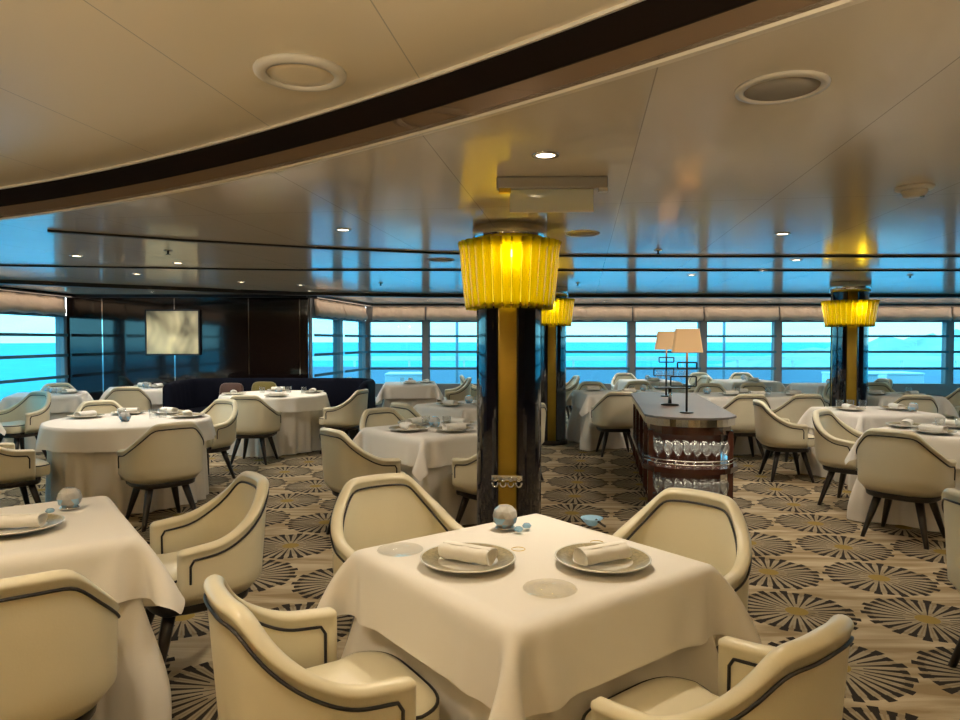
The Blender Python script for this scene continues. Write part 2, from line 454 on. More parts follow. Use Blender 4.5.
def far_desc(i):
    w = ['first far window from the alcove corner', 'second far window from the alcove corner', 'far window hidden partly by the near column',
         'far window right beside the middle column', 'far window behind the two parchment lamps', 'far window to the right of the lamps',
         'far window left of the right column', 'far window just right of the right column', 'far window in the right corner'][i]
    return 'sheer roman blind with beige valance on the ' + w
# outline walked with the outside on the left: left to right along the far wall
window_wall('far', (-2.40, YF), (XR, YF), [x + 2.40 for x in xs_far], 1, far_desc)
Ls = math.hypot(.45, YF - YD)
window_wall('alcove', (-2.85, YD), (-2.40, YF), [0.1, 1.62, Ls], 11, lambda i: ['sheer roman blind on the slanted alcove window beside dark wall', 'sheer roman blind on the slanted alcove window nearer far corner'][i])
window_wall('left', (XL, 4.4), (XL, YD), [0, 1.8, 3.6, 5.3, 7.1], 14, lambda i: 'sheer roman blind with beige valance on left wall, place %s from dark corner' % ['fourth', 'third', 'second', 'first'][i])
window_wall('right', (XR, YF), (XR, 5.6), [0, 1.8, 3.6, 5.4, 7.2, 9.0], 22, lambda i: 'sheer roman blind with beige valance on right wall, place %s from far corner' % ['first', 'second', 'third', 'fourth', 'fifth', 'sixth', 'seventh'][i])
struct('wall_back', MB().box(((XL + XR) / 2, YB - .06, 1.2), (XR - XL, .12, 2.5)).mesh('wall', 'wallpaint'))
struct('wall_left_rear', MB().box((XL - .06, (YB + 4.4) / 2, 1.2), (.12, -YB + 4.4, 2.5)).mesh('wall', 'brownlacquer'))
struct('wall_right_rear', MB().box((XR + .06, (YB + 5.6) / 2, 1.2), (.12, 5.6 - YB, 2.5)).mesh('wall', 'wallpaint'))
# dark lacquered wall with metal seams
struct('wall_dark', MB().box(((XL - 2.85) / 2, YD + .07, HC / 2), (-2.85 - XL, .14, HC)).mesh('wall', 'brownlacquer'))
struct('trim_cornice_dark', MB().box(((XL - 2.85) / 2, YD - .05, HC - .025), (-2.85 - XL, .1, .048)).mesh('cornice', 'black'))
for k, px in enumerate((103, 175, 249, 300)):
    x = (px - 480) / 693 * YD
    struct('trim_seam_%d' % (k + 1), MB().box((x, YD - .004, 1.1), (.018, .012, 2.18)).mesh('seam', 'chrome'))

# ------------------------------------------------------------------ outside: deck, rail, sea, coast
struct('ground_deck', MB().prism([(-11, 10.5), (XL - .13, 10.5), (XL - .13, -2), (-9, -2), (-9, -3), (-11, -3)], -.1, -.02)
       .prism([(-9.5, 11.7), (-2.9, 11.7), (-2.5, 14.76), (16, 14.76), (16, 18.2), (-9.5, 18.2)], -.1, -.02).mesh('deck', 'deckpaint'))
struct('ground_sea', MB().prism([(-3000, -2000), (3000, -2000), (3000, 6000), (-3000, 6000)], -19.2, -19).mesh('sea', 'sea'))
mb = MB().box((3.2, 18.1, .40), (25, .08, .8)); struct('wall_bulwark', mb.mesh('bulwark', 'bulwark'))
rail = thing('deck_rail', 'white metal deck rail beyond the far windows', 'rail', (3.2, 18.1, .8))
obj('handrail', MB().box((0, 0, .22), (25, .1, .11)).mesh('handrail', 'railwhite'), rail)
mbp = MB()
for k in range(18): obj('post', MB().box((-12.2 + k * 1.43, 0, .10), (.05, .05, .2)).mesh('post', 'railwhite'), rail)
struct('wall_bulwark_left', MB().box((-10.9, 3.5, .40), (.08, 14, .8)).mesh('bulwark', 'bulwark'))
rail = thing('deck_rail', 'white metal deck rail beyond the left windows', 'rail', (-10.9, 3.5, .8))
obj('handrail', MB().box((0, 0, .22), (.1, 14, .11)).mesh('handrail', 'railwhite'), rail)
for k in range(10): obj('post', MB().box((0, -6.7 + k * 1.48, .10), (.05, .05, .2)).mesh('post', 'railwhite'), rail)
def outdoor_table(x, y, lab):
    r = thing('outdoor_table', lab, 'table', (x, y, -.02), 0, 'white tables on the outside deck')
    obj('tabletop', MB().box((0, 0, .72), (.9, .9, .05), bev=.012).mesh('tabletop', 'railwhite'), r)
    obj('cloth_drop', MB().box((0, 0, .53), (.88, .88, .33), bev=.02).mesh('cloth_drop', 'railwhite'), r)
    for sx in (-1, 1):
        for sy in (-1, 1):
            obj('leg', MB().tube([(sx * .36, sy * .36, 0), (sx * .36, sy * .36, .4)], .025).mesh('leg', 'railwhite'), r)
outdoor_table(-1.75, 16.4, 'white table on the deck outside the alcove windows')
outdoor_table(8.8, 16.5, 'white table on the deck outside, right of right column')
outdoor_table(10.0, 16.7, 'white table on the deck outside the right corner window')
for x, y, lab in ((-.55, 16.6, 'thin white pole on the deck outside second far window'), (5.45, 16.9, 'left of two thin poles outside far window right of lamps'), (5.95, 16.9, 'right of two thin poles outside far window right of lamps')):
    p = thing('deck_pole', lab, 'pole', (x, y, -.02))
    obj('pole', MB().tube([(0, 0, 0), (0, 0, 2.9)], .035).mesh('pole', 'deckpaint'), p)
    obj('base_plate', MB().lathe([(0, 0), (.12, 0), (.12, .02), (.05, .03), (0, .03)], 16).mesh('base_plate', 'deckpaint'), p)
rows = []
for i in range(60):
    x = 190 + i * 9; row = []
    for j in range(14):
        yy = 400 + j * 14
        hgt = 24 * max(0, math.sin(PI * i / 59)) ** .6 * max(0, math.sin(PI * j / 13)) ** .7
        row.append((x, yy, -19 + hgt * (1 + .3 * math.sin(i * .7 + j) + .15 * math.sin(i * 2.1 - j * 1.3)) + 1e-3))
    rows.append(row)
struct('ground_coast', MB().grid(rows).mesh('coast', 'hill'))

# ------------------------------------------------------------------ chairs
def chair_plan(n=60):
    a, yb, yf, e = .264, -.250, .11, 2.7
    pts = []
    for y in np.linspace(yf, .0, 12)[:-1]: pts.append((a, y))
    for th in np.linspace(0, PI, n):
        c, s_ = math.cos(th), math.sin(th)
        pts.append((a * math.copysign(abs(c) ** (2 / e), c), yb * abs(s_) ** (2 / e)))
    for y in np.linspace(.0, yf, 12)[1:]: pts.append((-a, y))
    P = np.array(pts)
    d = np.r_[0, np.cumsum(np.hypot(*np.diff(P, axis=0).T))]
    u = np.linspace(0, d[-1], 73)
    return np.c_[np.interp(u, d, P[:, 0]), np.interp(u, d, P[:, 1])], u / d[-1] * 2 - 1
PLAN, SPAR = chair_plan()
def smooth01(t): t = max(0, min(1, t)); return t * t * (3 - 2 * t)
def rim0(s):
    s = abs(s)
    if s < .275: return .850 - .006 * (s / .275) ** 2
    if s < .78:
        t = (s - .275) / .505
        return .844 - (.844 - .630) * (1 - (1 - t) ** 1.7)
    return .630 - .012 * (s - .78) / .22
def rim(s): return sum(rim0(s + d) * w for d, w in ((-.06, 1), (-.03, 2), (0, 3), (.03, 2), (.06, 1))) / 9
def shell_pt(i, z, off):
    """point of the shell at plan sample i, height z, off metres inward of the outer face"""
    p = PLAN[i]; q0 = PLAN[max(i - 1, 0)]; q1 = PLAN[min(i + 1, len(PLAN) - 1)]
    t = q1 - q0; t = t / np.hypot(*t); nrm = np.array([t[1], -t[0]])   # outward
    k = (z - .36) / .47
    backness = max(0, min(1, -p[1] / .26))
    x, y = p + nrm * (-off)
    y -= .034 * k * backness
    sc = 1 - .035 * (1 - k) * (1 - .3 * backness)
    return (x * sc, y * (1 - .02 * (1 - k)), z)
def chair_meshes():
    res = {}
    mb = MB(); rows = []
    T = .044; Z0 = .365
    n = len(PLAN)
    def profile(i, shrink=0, fwd=0):
        zt = rim(SPAR[i]); pr = []
        for z in np.linspace(Z0, zt - .028, 7): pr.append((z, 0.0))
        for a in np.linspace(10, 170, 9):
            ca, sa = math.cos(R(a)), math.sin(R(a)); pr.append((zt - .028 + .028 * sa, T / 2 - (T / 2 + .006) * ca))
        for z in np.linspace(zt - .028, .42, 6): pr.append((z, T))
        out = []
        for z, o in pr:
            if shrink: o = T / 2 + (o - T / 2) * (1 - shrink); z = min(z, zt - .03 * shrink) if z > .5 else z
            p = shell_pt(i, z, o); out.append((p[0], p[1] + fwd, p[2]))
        return out
    rows.append(profile(0, .75, .018)); rows.append(profile(0, .35, .012))
    for i in range(n): rows.append(profile(i))
    rows.append(profile(n - 1, .35, .012)); rows.append(profile(n - 1, .75, .018))
    mb.grid(rows, closed_u=True, cap0=True, cap1=True)
    res['backrest'] = mb.mesh('backrest', 'leather')
    mb = MB()
    for off in (-.003, T + .003):
        idx = range(2, n - 2); pts = []
        zl = .40 if off < 0 else .47
        for z in np.linspace(zl, rim(SPAR[2]) - .075, 5): pts.append(shell_pt(2, z, off))
        for j in idx:
            if 2 < j < n - 3: pts.append(shell_pt(j, rim(SPAR[j]) - .052, off))
        for z in np.linspace(rim(SPAR[2]) - .075, zl, 5): pts.append(shell_pt(n - 3, z, off))
        mb.tube(pts, .0050, 6)
    res['piping'] = mb.mesh('piping', 'piping')
    # cushion
    def cush(w, yb, yf, e, k=48):
        ring = []
        for j in range(k):
            a = 2 * PI * j / k; c, s_ = math.cos(a), math.sin(a)
            x = w * math.copysign(abs(c) ** (2 / e), c); y = math.copysign(abs(s_) ** (2 / e), s_)
            yy = y * (yf if y > 0 else -yb)
            if yy > .125: x *= 1 + .14 * smooth01((yy - .125) / .04)
            ring.append((x, yy))
        return ring
    base = cush(.211, -.195, .28, 4.2)
    rows = []
    for sc, z in ((.0, .374), (.9, .375), (.985, .382), (1, .40), (1, .445), (.985, .464), (.95, .475), (.85, .483), (.6, .490), (.3, .493), (0.001, .494)):
        rows.append([(x * sc, y * sc, z) for x, y in base])
    res['seat'] = MB().grid(rows, closed_u=True).mesh('seat', 'leather')
    res['seat_piping'] = MB().tube([(x * .985, y * .985, .466) for x, y in base], .0055, 6, closed=True).mesh('piping', 'piping')
    ap = cush(.246, -.235, .215, 3.0)
    res['apron'] = MB().grid([[(x * s_, y * s_, z) for x, y in ap] for s_, z in ((.001, .318), (.93, .318), (.97, .325), (1, .374), (.001, .376))], closed_u=True).mesh('apron', 'darkwood')
    for nm, sx, sy in (('leg0', 1, 1), ('leg1', -1, 1), ('leg2', -1, -1), ('leg3', 1, -1)):
        rows = []
        for z, w in ((.33, .027), (.2, .023), (.05, .016), (.0, .014)):
            f = 1 - z / .33
            cx, cy = sx * (.135 + .08 * f), sy * (.125 + .085 * f)
            rows.append([(cx + w * c, cy + w * s_, z) for c, s_ in ((1, .6), (.6, 1), (-.6, 1), (-1, .6), (-1, -.6), (-.6, -1), (.6, -1), (1, -.6))])
        res[nm] = MB().grid(rows, closed_u=True, cap0=True, cap1=True).mesh('leg', 'darkwood')
    return res
CH = chair_meshes()
chair_proto = None
def chair(back, face_deg, label, group=None, push=20):
    """back: floor point under the outer top of the backrest; face_deg: world heading the sitter looks towards"""
    global chair_proto
    a = R(face_deg); f = Vector((math.cos(a), math.sin(a)))
    loc = Vector((back[0] + f.x * .31, back[1] + f.y * .31)); rz = a - PI / 2
    g = Vector((f.y, -f.x))
    def hits(l):
        for c, rot, d, r, hx, hy in TABLES.values():
            for u, v in ((.295, 0), (.295, .12), (.295, -.12), (.27, .2), (.27, -.2), (.12, .25), (.12, -.25), (0, .25), (0, -.25), (.22, .22), (.22, -.22), (-.22, .22), (-.22, -.22)):
                p = l + f * u + g * v - Vector(c)
                if r:
                    if p.length < r - .005: return True
                else:
                    q = Matrix.Rotation(-R(rot), 2) @ p
                    ax, ay = abs(q.x), abs(q.y)
                    if ax < hx - .03 and ay < hy - .03: return True
                    if hx - .12 < ax < hx + .06 and hy - .12 < ay < hy + .06: return True
        return False
    for _ in range(push):
        if not hits(loc): break
        loc = loc - f * .012
    loc = (loc.x, loc.y, 0)
    lab = 'cream leather tub chair ' + label
    if chair_proto is None:
        t = thing('dining_chair', lab, 'chair', loc, rz, group)
        b = obj('backrest', CH['backrest'], t); obj('piping', CH['piping'], b, label='black piping')
        s = obj('seat', CH['seat'], t); obj('piping', CH['seat_piping'], s, label='black piping')
        obj('apron', CH['apron'], t)
        for k in range(4): obj('leg', CH['leg%d' % k], t)
        chair_proto = t; return t
    return dup(chair_proto, loc, rz, lab, group or 'cream tub chairs')

# ------------------------------------------------------------------ cloths
def drape_sim(half_x, half_y, drop, step=.0255, iters=230, seed=3):
    """square linen laid over a table top; a small position based cloth solve"""
    rng = np.random.default_rng(seed)
    nx = int(round((2 * (half_x + drop)) / step)) + 1; ny = int(round((2 * (half_y + drop)) / step)) + 1
    gx = np.linspace(-(half_x + drop), half_x + drop, nx); gy = np.linspace(-(half_y + drop), half_y + drop, ny)
    P = np.zeros((nx, ny, 3)); P[..., 0] = gx[:, None]; P[..., 1] = gy[None, :]
    rest = P.copy()
    P[..., 2] = .004 + rng.normal(0, .002, (nx, ny))
    V = np.zeros_like(P)
    cons = []
    def sl(dx, dy):
        a = (slice(0, nx - dx), slice(0, ny - dy) if dy >= 0 else slice(-dy, ny))
        b = (slice(dx, nx), slice(dy, ny) if dy >= 0 else slice(0, ny + dy))
        L = np.linalg.norm(rest[a] - rest[b], axis=-1); return a, b, L
    for dx, dy, k in ((1, 0, .5), (0, 1, .5), (1, 1, .32), (1, -1, .32), (2, 0, .10), (0, 2, .10)):
        cons.append((*sl(dx, dy), k))
    rr = .009
    dt = 1 / 40
    for it in range(iters):
        V[..., 2] -= 1.6 * dt; V *= .965
        Q = P + V * dt
        for _ in range(26):
            for a, b, L, k in cons:
                d = Q[b] - Q[a]; l = np.linalg.norm(d, axis=-1) + 1e-9
                c = (k * (l - L) / l)[..., None] * d * .9
                A = Q[a] + c; Q[a] = A
                Q[b] = Q[b] - c
            # table top: rounded slab
            hx, hy = half_x - rr, half_y - rr
            ox = np.abs(Q[..., 0]) - hx; oy = np.abs(Q[..., 1]) - hy
            ax = np.maximum(ox, 0); ay = np.maximum(oy, 0)
            dz = Q[..., 2] + rr
            top = dz > 0
            # above mid of the edge: distance to rounded box
            dist = np.sqrt(ax ** 2 + ay ** 2 + np.where(top, dz, 0) ** 2)
            inside_xy = (ox < 0) & (oy < 0)
            Q[..., 2] = np.where(inside_xy & (Q[..., 2] < 0) & (Q[..., 2] > -.06), 0, Q[..., 2])
            near = (~inside_xy) & (dist < rr) & (dist > 1e-9)
            s = np.where(near, rr / np.maximum(dist, 1e-9), 1)
            sx = np.sign(Q[..., 0]); sy = np.sign(Q[..., 1])
            Q[..., 0] = np.where(near & (ox > 0), sx * (hx + ax * s), Q[..., 0])
            Q[..., 1] = np.where(near & (oy > 0), sy * (hy + ay * s), Q[..., 1])
            Q[..., 2] = np.where(near & top, -rr + dz * s, Q[..., 2])
            # keep the hanging part outside the slab sides
            hang = (Q[..., 2] < -.01)
            insd = hang & (np.abs(Q[..., 0]) < half_x) & (np.abs(Q[..., 1]) < half_y)
            px = half_x - np.abs(Q[..., 0]); py = half_y - np.abs(Q[..., 1])
            Q[..., 0] = np.where(insd & (px <= py), sx * half_x, Q[..., 0])
            Q[..., 1] = np.where(insd & (py < px), sy * half_y, Q[..., 1])
        V = (Q - P) / dt; P = Q
        on = P[..., 2] > -.006
        V[on] *= .3
    return P
def cloth_mesh_from(P, thick=.0):
    nx, ny, _ = P.shape
    # one round of smoothing midpoints for a finer surface is left to the subdivision modifier
    mb = MB(); mb.grid([[tuple(P[i, j]) for j in range(ny)] for i in range(nx)])
    return mb.mesh('top_cloth', 'cloth')
def round_cloth(r, drop, folds, amp, seed, nm='top_cloth', mat='cloth', n=160, flare=.03, rows_n=14):
    rng = random.Random(seed); ph = [rng.uniform(0, 2 * PI) for _ in range(4)]
    rows = [[(0, 0, .0)] * n]
    for q in (.3, .6, .85, .97): rows.append([(r * q * math.cos(2 * PI * j / n), r * q * math.sin(2 * PI * j / n), 0) for j in range(n)])
    for k in range(rows_n + 1):
        h = drop * k / rows_n; row = []
        for j in range(n):
            a = 2 * PI * j / n
            w = math.sin(folds * a + ph[0]) * .6 + math.sin((folds + 5) * a + ph[1]) * .3 + math.sin((folds * 2 - 3) * a + ph[2]) * .25
            g = (h / drop) ** .9
            rr = r + .008 * min(1, k) + amp * w * g + flare * g
            row.append((rr * math.cos(a), rr * math.sin(a), -.010 * min(1, k) - h * (1 + .015 * math.sin(3 * a + ph[3]))))
        rows.append(row)
    rows[4] = [(p[0], p[1], -.001) for p in rows[4]]
    return MB().grid(rows, closed_u=True).mesh(nm, mat)
def rect_skirt(hx, hy, H, seed):
    """floor length cloth hanging from a rectangular top"""
    rng = random.Random(seed); n_side = 30; cr = .03
    base = []
    for (sx, sy, a0) in ((1, 1, 0), (-1, 1, 90), (-1, -1, 180), (1, -1, 270)):
        for t in range(7):
            a = R(a0 + 15 * t); base.append((sx * (hx - cr) + cr * math.cos(a), sy * (hy - cr) + cr * math.sin(a), math.cos(a), math.sin(a), 1.0))
        nsx, nsy = {(1, 1): (-1, 1), (-1, 1): (-1, -1), (-1, -1): (1, -1), (1, -1): (1, 1)}[(sx, sy)]
        a = R(a0 + 90)
        p0 = (sx * (hx - cr) + cr * math.cos(a), sy * (hy - cr) + cr * math.sin(a)); p1 = (nsx * (hx - cr) + cr * math.cos(a), nsy * (hy - cr) + cr * math.sin(a))
        for t in range(1, n_side):
            f = t / n_side; base.append((p0[0] + (p1[0] - p0[0]) * f, p0[1] + (p1[1] - p0[1]) * f, math.cos(a), math.sin(a), abs(2 * f - 1) ** 5))
    ph = rng.uniform(0, 6)
    rows = [[(p[0] * q, p[1] * q, 0) for p in base] for q in (0, .5, .88)]
    for k in range(15):
        h = H * k / 14; g = h / H; row = []
        for j, p in enumerate(base):
            side = 1 - p[4]
            o = -.034 - .016 * side * smooth01(g * 4) + .14 * p[4] * smooth01((g - .08) / .85) + .016 * g * math.sin(j * .62 + ph) + .010 * g * math.sin(j * 1.31 + ph * 2)
            row.append((p[0] + p[2] * o, p[1] + p[3] * o, -h))
        rows.append(row)
    return MB().grid(rows, closed_u=True).mesh('under_cloth', 'undercloth')

CLOTH = {}
def sq_cloth(hx, hy, drop):
    key = (round(hx, 3), round(hy, 3), drop)
    if key not in CLOTH:
        P = drape_sim(hx + .004, hy + .004, drop)
        CLOTH[key] = (cloth_mesh_from(P), rect_skirt(hx, hy, .737, 5))
    return CLOTH[key]
TZ = .76
TOP = {'pedestal': MB().lathe([(0, .03), (.05, .03), (.045, .1), (.045, .68), (.09, .70), (0, .70)], 20).mesh('pedestal', 'darkmetal'),
       'base': MB().lathe([(0, 0), (.26, 0), (.26, .02), (.06, .035), (0, .035)], 32).mesh('base', 'darkmetal')}
TABLES = {}
def table(key, c, rot, desc, hx=.447, hy=None, r=None, drop=.21):
    TABLES[key] = (c, rot, desc, r, hx, hy or hx)
    t = thing('dining_table', 'cloth-covered dining table: ' + desc, 'table', (*c, 0), R(rot))
    if r:
        obj('tabletop', MB().lathe([(0, TZ - .06), (r - .12, TZ - .06), (r - .11, TZ - .035), (r - .12, TZ - .027), (0, TZ - .027)], 48).mesh('tabletop', 'darkwood'), t)
        tc = round_cloth(r, drop, 13, .019, 1, flare=.036); uc = round_cloth(r - .06, .732, 19, .044, 2, 'under_cloth', 'undercloth', flare=.0)
    else:
        hy = hy or hx
        obj('tabletop', MB().box((0, 0, TZ - .045), (2 * hx - .14, 2 * hy - .10, .03)).mesh('tabletop', 'darkwood'), t)
        tc, uc = sq_cloth(hx, hy, drop)
    obj('pedestal', TOP['pedestal'], t); obj('base', TOP['base'], t)
    u = obj('under_cloth', uc, None, (*c, TZ - .013), R(rot)); tag(u, 'floor-length ivory under-cloth on ' + desc, 'tablecloth', 'ivory floor-length cloths')
    o = obj('top_cloth', tc, None, (*c, TZ - .004 if not r else TZ), R(rot)); tag(o, 'white top cloth spread over ' + desc, 'tablecloth', 'white top cloths')
    if not r:
        md = o.modifiers.new('smooth', 'SUBSURF'); md.levels = 1; md.render_levels = 1
table('main', (.165, 2.36), 37.5, 'the square table nearest the camera', .447)
table('left', (-1.89, 2.70), 36, 'the foreground table at the left edge', .447)
table('round', (-3.27, 6.45), 0, 'the nearer round table on the left', r=.70, drop=.18)
table('booth', (-2.83, 9.5), 0, 'the round table in front of the booth', r=.70, drop=.18)
table('leftwin', (-5.97, 9.55), 25, 'the table beside the left window', .447)
table('darkwall', (-5.28, 10.72), 25, 'the table against the dark wall', .447)
table('leftcut', (-5.90, 7.48), 42, 'the table cut by the left picture edge', .447)
table('col', (-.385, 5.82), 41, 'the square table left of the near column', .447)
table('behind', (-.13, 7.97), 41, 'the table behind the near column', .447)
table('alcove', (-1.2, 11.9), 6, 'the table by the alcove windows', .447)
table('hidden', (.75, 12.75), 6, 'the far window table between two columns', .447)
table('midlong', (2.06, 9.9), 6, 'the table behind the console, left', .65, .447)
table('rightlong', (3.66, 9.42), 3, 'the long table left of the right column', .74, .46)
table('aisle', (4.16, 7.32), 6, 'the table in front of the right column', .447)
table('rightnear', (3.80, 5.66), 41, 'the nearest table at the right edge', .447)
table('rightback', (5.62, 9.45), 4, 'the table right of the right column', .447)
table('farright', (5.85, 11.6), 5, 'the far table behind the right column', .447)
table('farmid', (4.88, 12.7), 5, 'the window table left of right column', .447)
table('farlamp', (3.1, 12.7), 5, 'the window table behind the lamps', .447)

# chairs: back position, heading, label
chair((-.69, 1.80), 33, 'at near left of the square table nearest the camera', push=0)
chair((.776, 1.54), 129, 'at near right of the square table nearest the camera', push=0)
chair((-.50, 3.34), -58, 'at far left of the square table nearest the camera', push=0)
chair((.955, 2.985), 226, 'at far right of the square table nearest the camera', push=0)
chair((-1.33, 1.93), 126, 'with back to us, cut by the lower left corner')
chair((-1.08, 3.36), 216, 'on the right of the foreground table at left edge')
chair((-2.58, 5.64), 134, 'in front of the nearer round table, back to us')
chair((-4.05, 5.50), 48, 'at left edge, facing right to the nearer round table')
chair((-2.92, 7.46), 240, 'at far right of the nearer round table, shiny inner back')
chair((-4.14, 7.50), -50, 'behind the nearer round table, facing us')
chair((-5.60, 8.84), 250, 'at left edge behind the table cut by the edge')
chair((-5.03, 9.86), 115, 'with back to us before the table against dark wall')
chair((-6.45, 10.55), -48, 'in the corner between left window and dark wall')
chair((-2.78, 8.42), 88, 'with back to us before the booth table')
chair((-1.54, 9.15), 163, 'at the right of the booth table, facing left')
chair((-1.02, 5.17), 41, 'with back to us at left table near the column')
chair((-.93, 6.60), -49, 'at far left of the square table left of column')
chair((.28, 5.07), 131, 'half hidden behind the near column')
chair((-.80, 7.24), 41, 'with back to us, left of the table behind near column')
chair((.57, 7.15), 131, 'between the near and middle columns')
chair((-.36, 12.1), 186, 'at the right of the alcove window table')
chair((-2.08, 12.15), 0, 'behind the booth end at the alcove window table')
chair((-.12, 12.9), 0, 'by the far window, just left of the near column')
chair((1.80, 12.75), 186, 'by the far window, right of the middle column')
chair((1.78, 8.98), 90, 'with back to us between middle column and console')
chair((1.75, 10.85), -92, 'facing us behind table, right of the middle column')
chair((2.52, 10.85), -92, 'facing us behind the console, left of lamps')
chair((3.28, 8.45), 88, 'with back to us just right of the console')
chair((3.98, 8.40), 92, 'with back to us before the long table, right one')
chair((3.46, 10.40), -92, 'facing us behind the long table, left one')
chair((4.16, 10.42), -92, 'facing us behind the long table, right one')
chair((3.19, 7.50), -6, 'in the aisle facing right, left of table before column')
chair((3.25, 6.42), -49, 'facing us at far left of nearest right table')
chair((3.0, 5.04), 41, 'with back to us at the nearest right table')
chair((5.24, 7.12), 174, 'at the right edge, facing left to the column table')
chair((2.07, 2.93), 0, 'cut by the right picture edge in the foreground')
chair((5.22, 8.25), 80, 'with back to us at right edge before window table')
chair((5.42, 10.5), -90, 'facing us just right of the right column')
chair((6.10, 10.70), -95, 'turned sideways behind the table right of right column')
chair((6.74, 9.52), 184, 'facing left at the far right edge by window')
chair((4.40, 13.95), -88, 'at the window left of the right column, facing us')
chair((5.26, 13.95), -98, 'at the window closest left of right column')
chair((2.86, 13.78), -88, 'at the window behind the lamps, facing us')
chair((4.16, 12.72), 184, 'at the window between lamps and right column')
chair((6.65, 11.7), 188, 'at the far table behind the right column')

# ------------------------------------------------------------------ table ware
def plate_meshes():
    prof = [(0, .004), (.085, .004), (.09, .006), (.10, .010), (.150, .022), (.155, .0235), (.156, .022), (.150, .018), (.10, .004), (.085, .0), (0, .0)]
    return {'plate': MB().lathe([(0, .003), (.088, .003), (.098, .009), (.100, .0095), (.100, .005), (.09, 0), (0, 0)], 48).mesh('well', 'china'),
            'rim': MB().lathe([(.099, .0098), (.150, .0225), (.1525, .0228), (.1525, .019), (.10, .0055), (.099, .0098)], 48).mesh('rim', 'chinarim'),
            'edge': MB().lathe([(.1520, .0238), (.1560, .0240), (.1575, .0225), (.1560, .0190), (.1520, .0190), (.1520, .0238)], 48).mesh('edge', 'china')}
PL = plate_meshes()
def napkin_mesh():
    rows = []
    n = 20; L = .18
    for k in range(13):
        x = -L / 2 + L * k / 12; ring = []
        for j in range(n):
            a = 2 * PI * j / n
            w = .040 + .002 * math.sin(k * .9); h = .025 + .0015 * math.sin(k * 1.3)
            e = 2 / 2.6
            yy = w * math.copysign(abs(math.cos(a)) ** e, math.cos(a)); zz = h * math.copysign(abs(math.sin(a)) ** e, math.sin(a))
            ring.append((x + .004 * math.sin(a * 2), yy, zz + .026))
        rows.append(ring)
    mb = MB().grid(rows, closed_u=True)
    for sx in (-1, 1):      # rolled ends: a spiral recess
        x = sx * L / 2; ringo = rows[0 if sx < 0 else -1]
        c = (x - sx * .006, 0, .026)
        mid = [tuple(.62 * ringo[j][q] + .38 * (c[q]) for q in range(3)) for j in range(n)]
        inn = [tuple(.45 * ringo[j][q] + .55 * ((x - sx * .03, 0, .026)[q]) for q in range(3)) for j in range(n)]
        mb.grid([ringo, mid, inn], closed_u=True, cap1=True)
    flap = []
    for k in range(13):
        x = -L / 2 + .002 + (L - .004) * k / 12
        flap.append([(x, .041, .026), (x, .034, .043), (x, .012, .0525), (x, -.012, .053), (x, -.0165, .050), (x, -.012, .048)])
    mb.grid(flap, closed_u=False)
    return mb.mesh('napkin', 'napkin')
NAP = napkin_mesh()
def globe_meshes():
    bm = bmesh.new(); bmesh.ops.create_icosphere(bm, subdivisions=2, radius=.05)
    for v in list(bm.verts):
        if v.co.z > .043: v.co.z = .043
        if v.co.z < -.042: v.co.z = -.042
    me = D.meshes.new('bowl'); bm.to_mesh(me); bm.free(); me.materials.append(M['globeglass'])
    for v in me.vertices: v.co.z += .046
    me.materials.append(M['bluecrystal']); rg = random.Random(4)
    for p in me.polygons:
        if p.center.z < .040 and rg.random() < .6: p.material_index = 1  # blue window reflection painted onto the lower facets
    foot = MB().lathe([(0, 0), (.036, 0), (.040, .004), (.034, .007), (0, .007)], 24).mesh('foot', 'chrome')
    blue_insert = MB().lathe([(0, .010), (.022, .010), (.036, .020), (.041, .034), (.034, .040), (.012, .036), (0, .044)], 10, smooth=False).mesh('candle', 'bluecrystal')  # blue crystal insert, stands in for window glints low in the globe
    return me, foot, blue_insert
GB, GF, GC = globe_meshes()
TUMBLER = MB().lathe([(0, 0), (.030, 0), (.034, .004), (.037, .085), (.0345, .085), (.031, .012), (0, .010)], 24).mesh('tumbler', 'glass')
def wineglass_mesh():
    return MB().lathe([(0, 0), (.033, 0), (.033, .003), (.006, .010), (.004, .03), (.004, .085), (.010, .095), (.030, .120), (.038, .150), (.036, .185), (.031, .205),
                       (.0295, .205), (.0345, .184), (.0362, .150), (.028, .122), (.006, .100), (0, .099)], 16).mesh('wine_glass', 'glass')
WG = wineglass_mesh()
BREAD = MB().lathe([(0, .012), (.018, .012), (.026, .009), (.076, .003), (.080, .0045), (.081, .003), (.076, .0), (.02, .004), (0, .004)], 40).mesh('bread_plate', 'plateglass')
RING = MB().lathe([(.0235, 0), (.0250, .0012), (.0235, .0026), (.0220, .0012), (.0235, 0)], 36).mesh('ring', 'gold')

def sector(deg):
    return ['right', 'far-right', 'far', 'far-left', 'left', 'near-left', 'near', 'near-right'][int(round((deg % 360) / 45)) % 8]
plate_proto = globe_proto = None
def put_plate(x, y, z, lab, nap_rot, nap_lab):
    global plate_proto
    if plate_proto is None:
        t = thing('charger_plate', lab, 'plate', (x, y, z), 0, 'charger plates')
        obj('well', PL['plate'], t); obj('rim', PL['rim'], t, label='gold and grey patterned rim'); obj('edge', PL['edge'], t)
        plate_proto = t
    else: dup(plate_proto, (x, y, z), 0, lab, 'charger plates')
    if nap_lab:
        n = obj('napkin', NAP, None, (x, y, z + .008), nap_rot); tag(n, nap_lab, 'napkin', 'rolled white napkins')
        n.rotation_euler = (0, 0, nap_rot)
def put_globe(x, y, z, lab):
    global globe_proto
    if globe_proto is None:
        t = thing('glass_globe', lab, 'candle holder', (x, y, z), 0, 'glass globe candle holders')
        obj('foot', GF, t); obj('bowl', GB, t); obj('candle', GC, t); globe_proto = t
    else: dup(globe_proto, (x, y, z), 0, lab, 'glass globe candle holders')
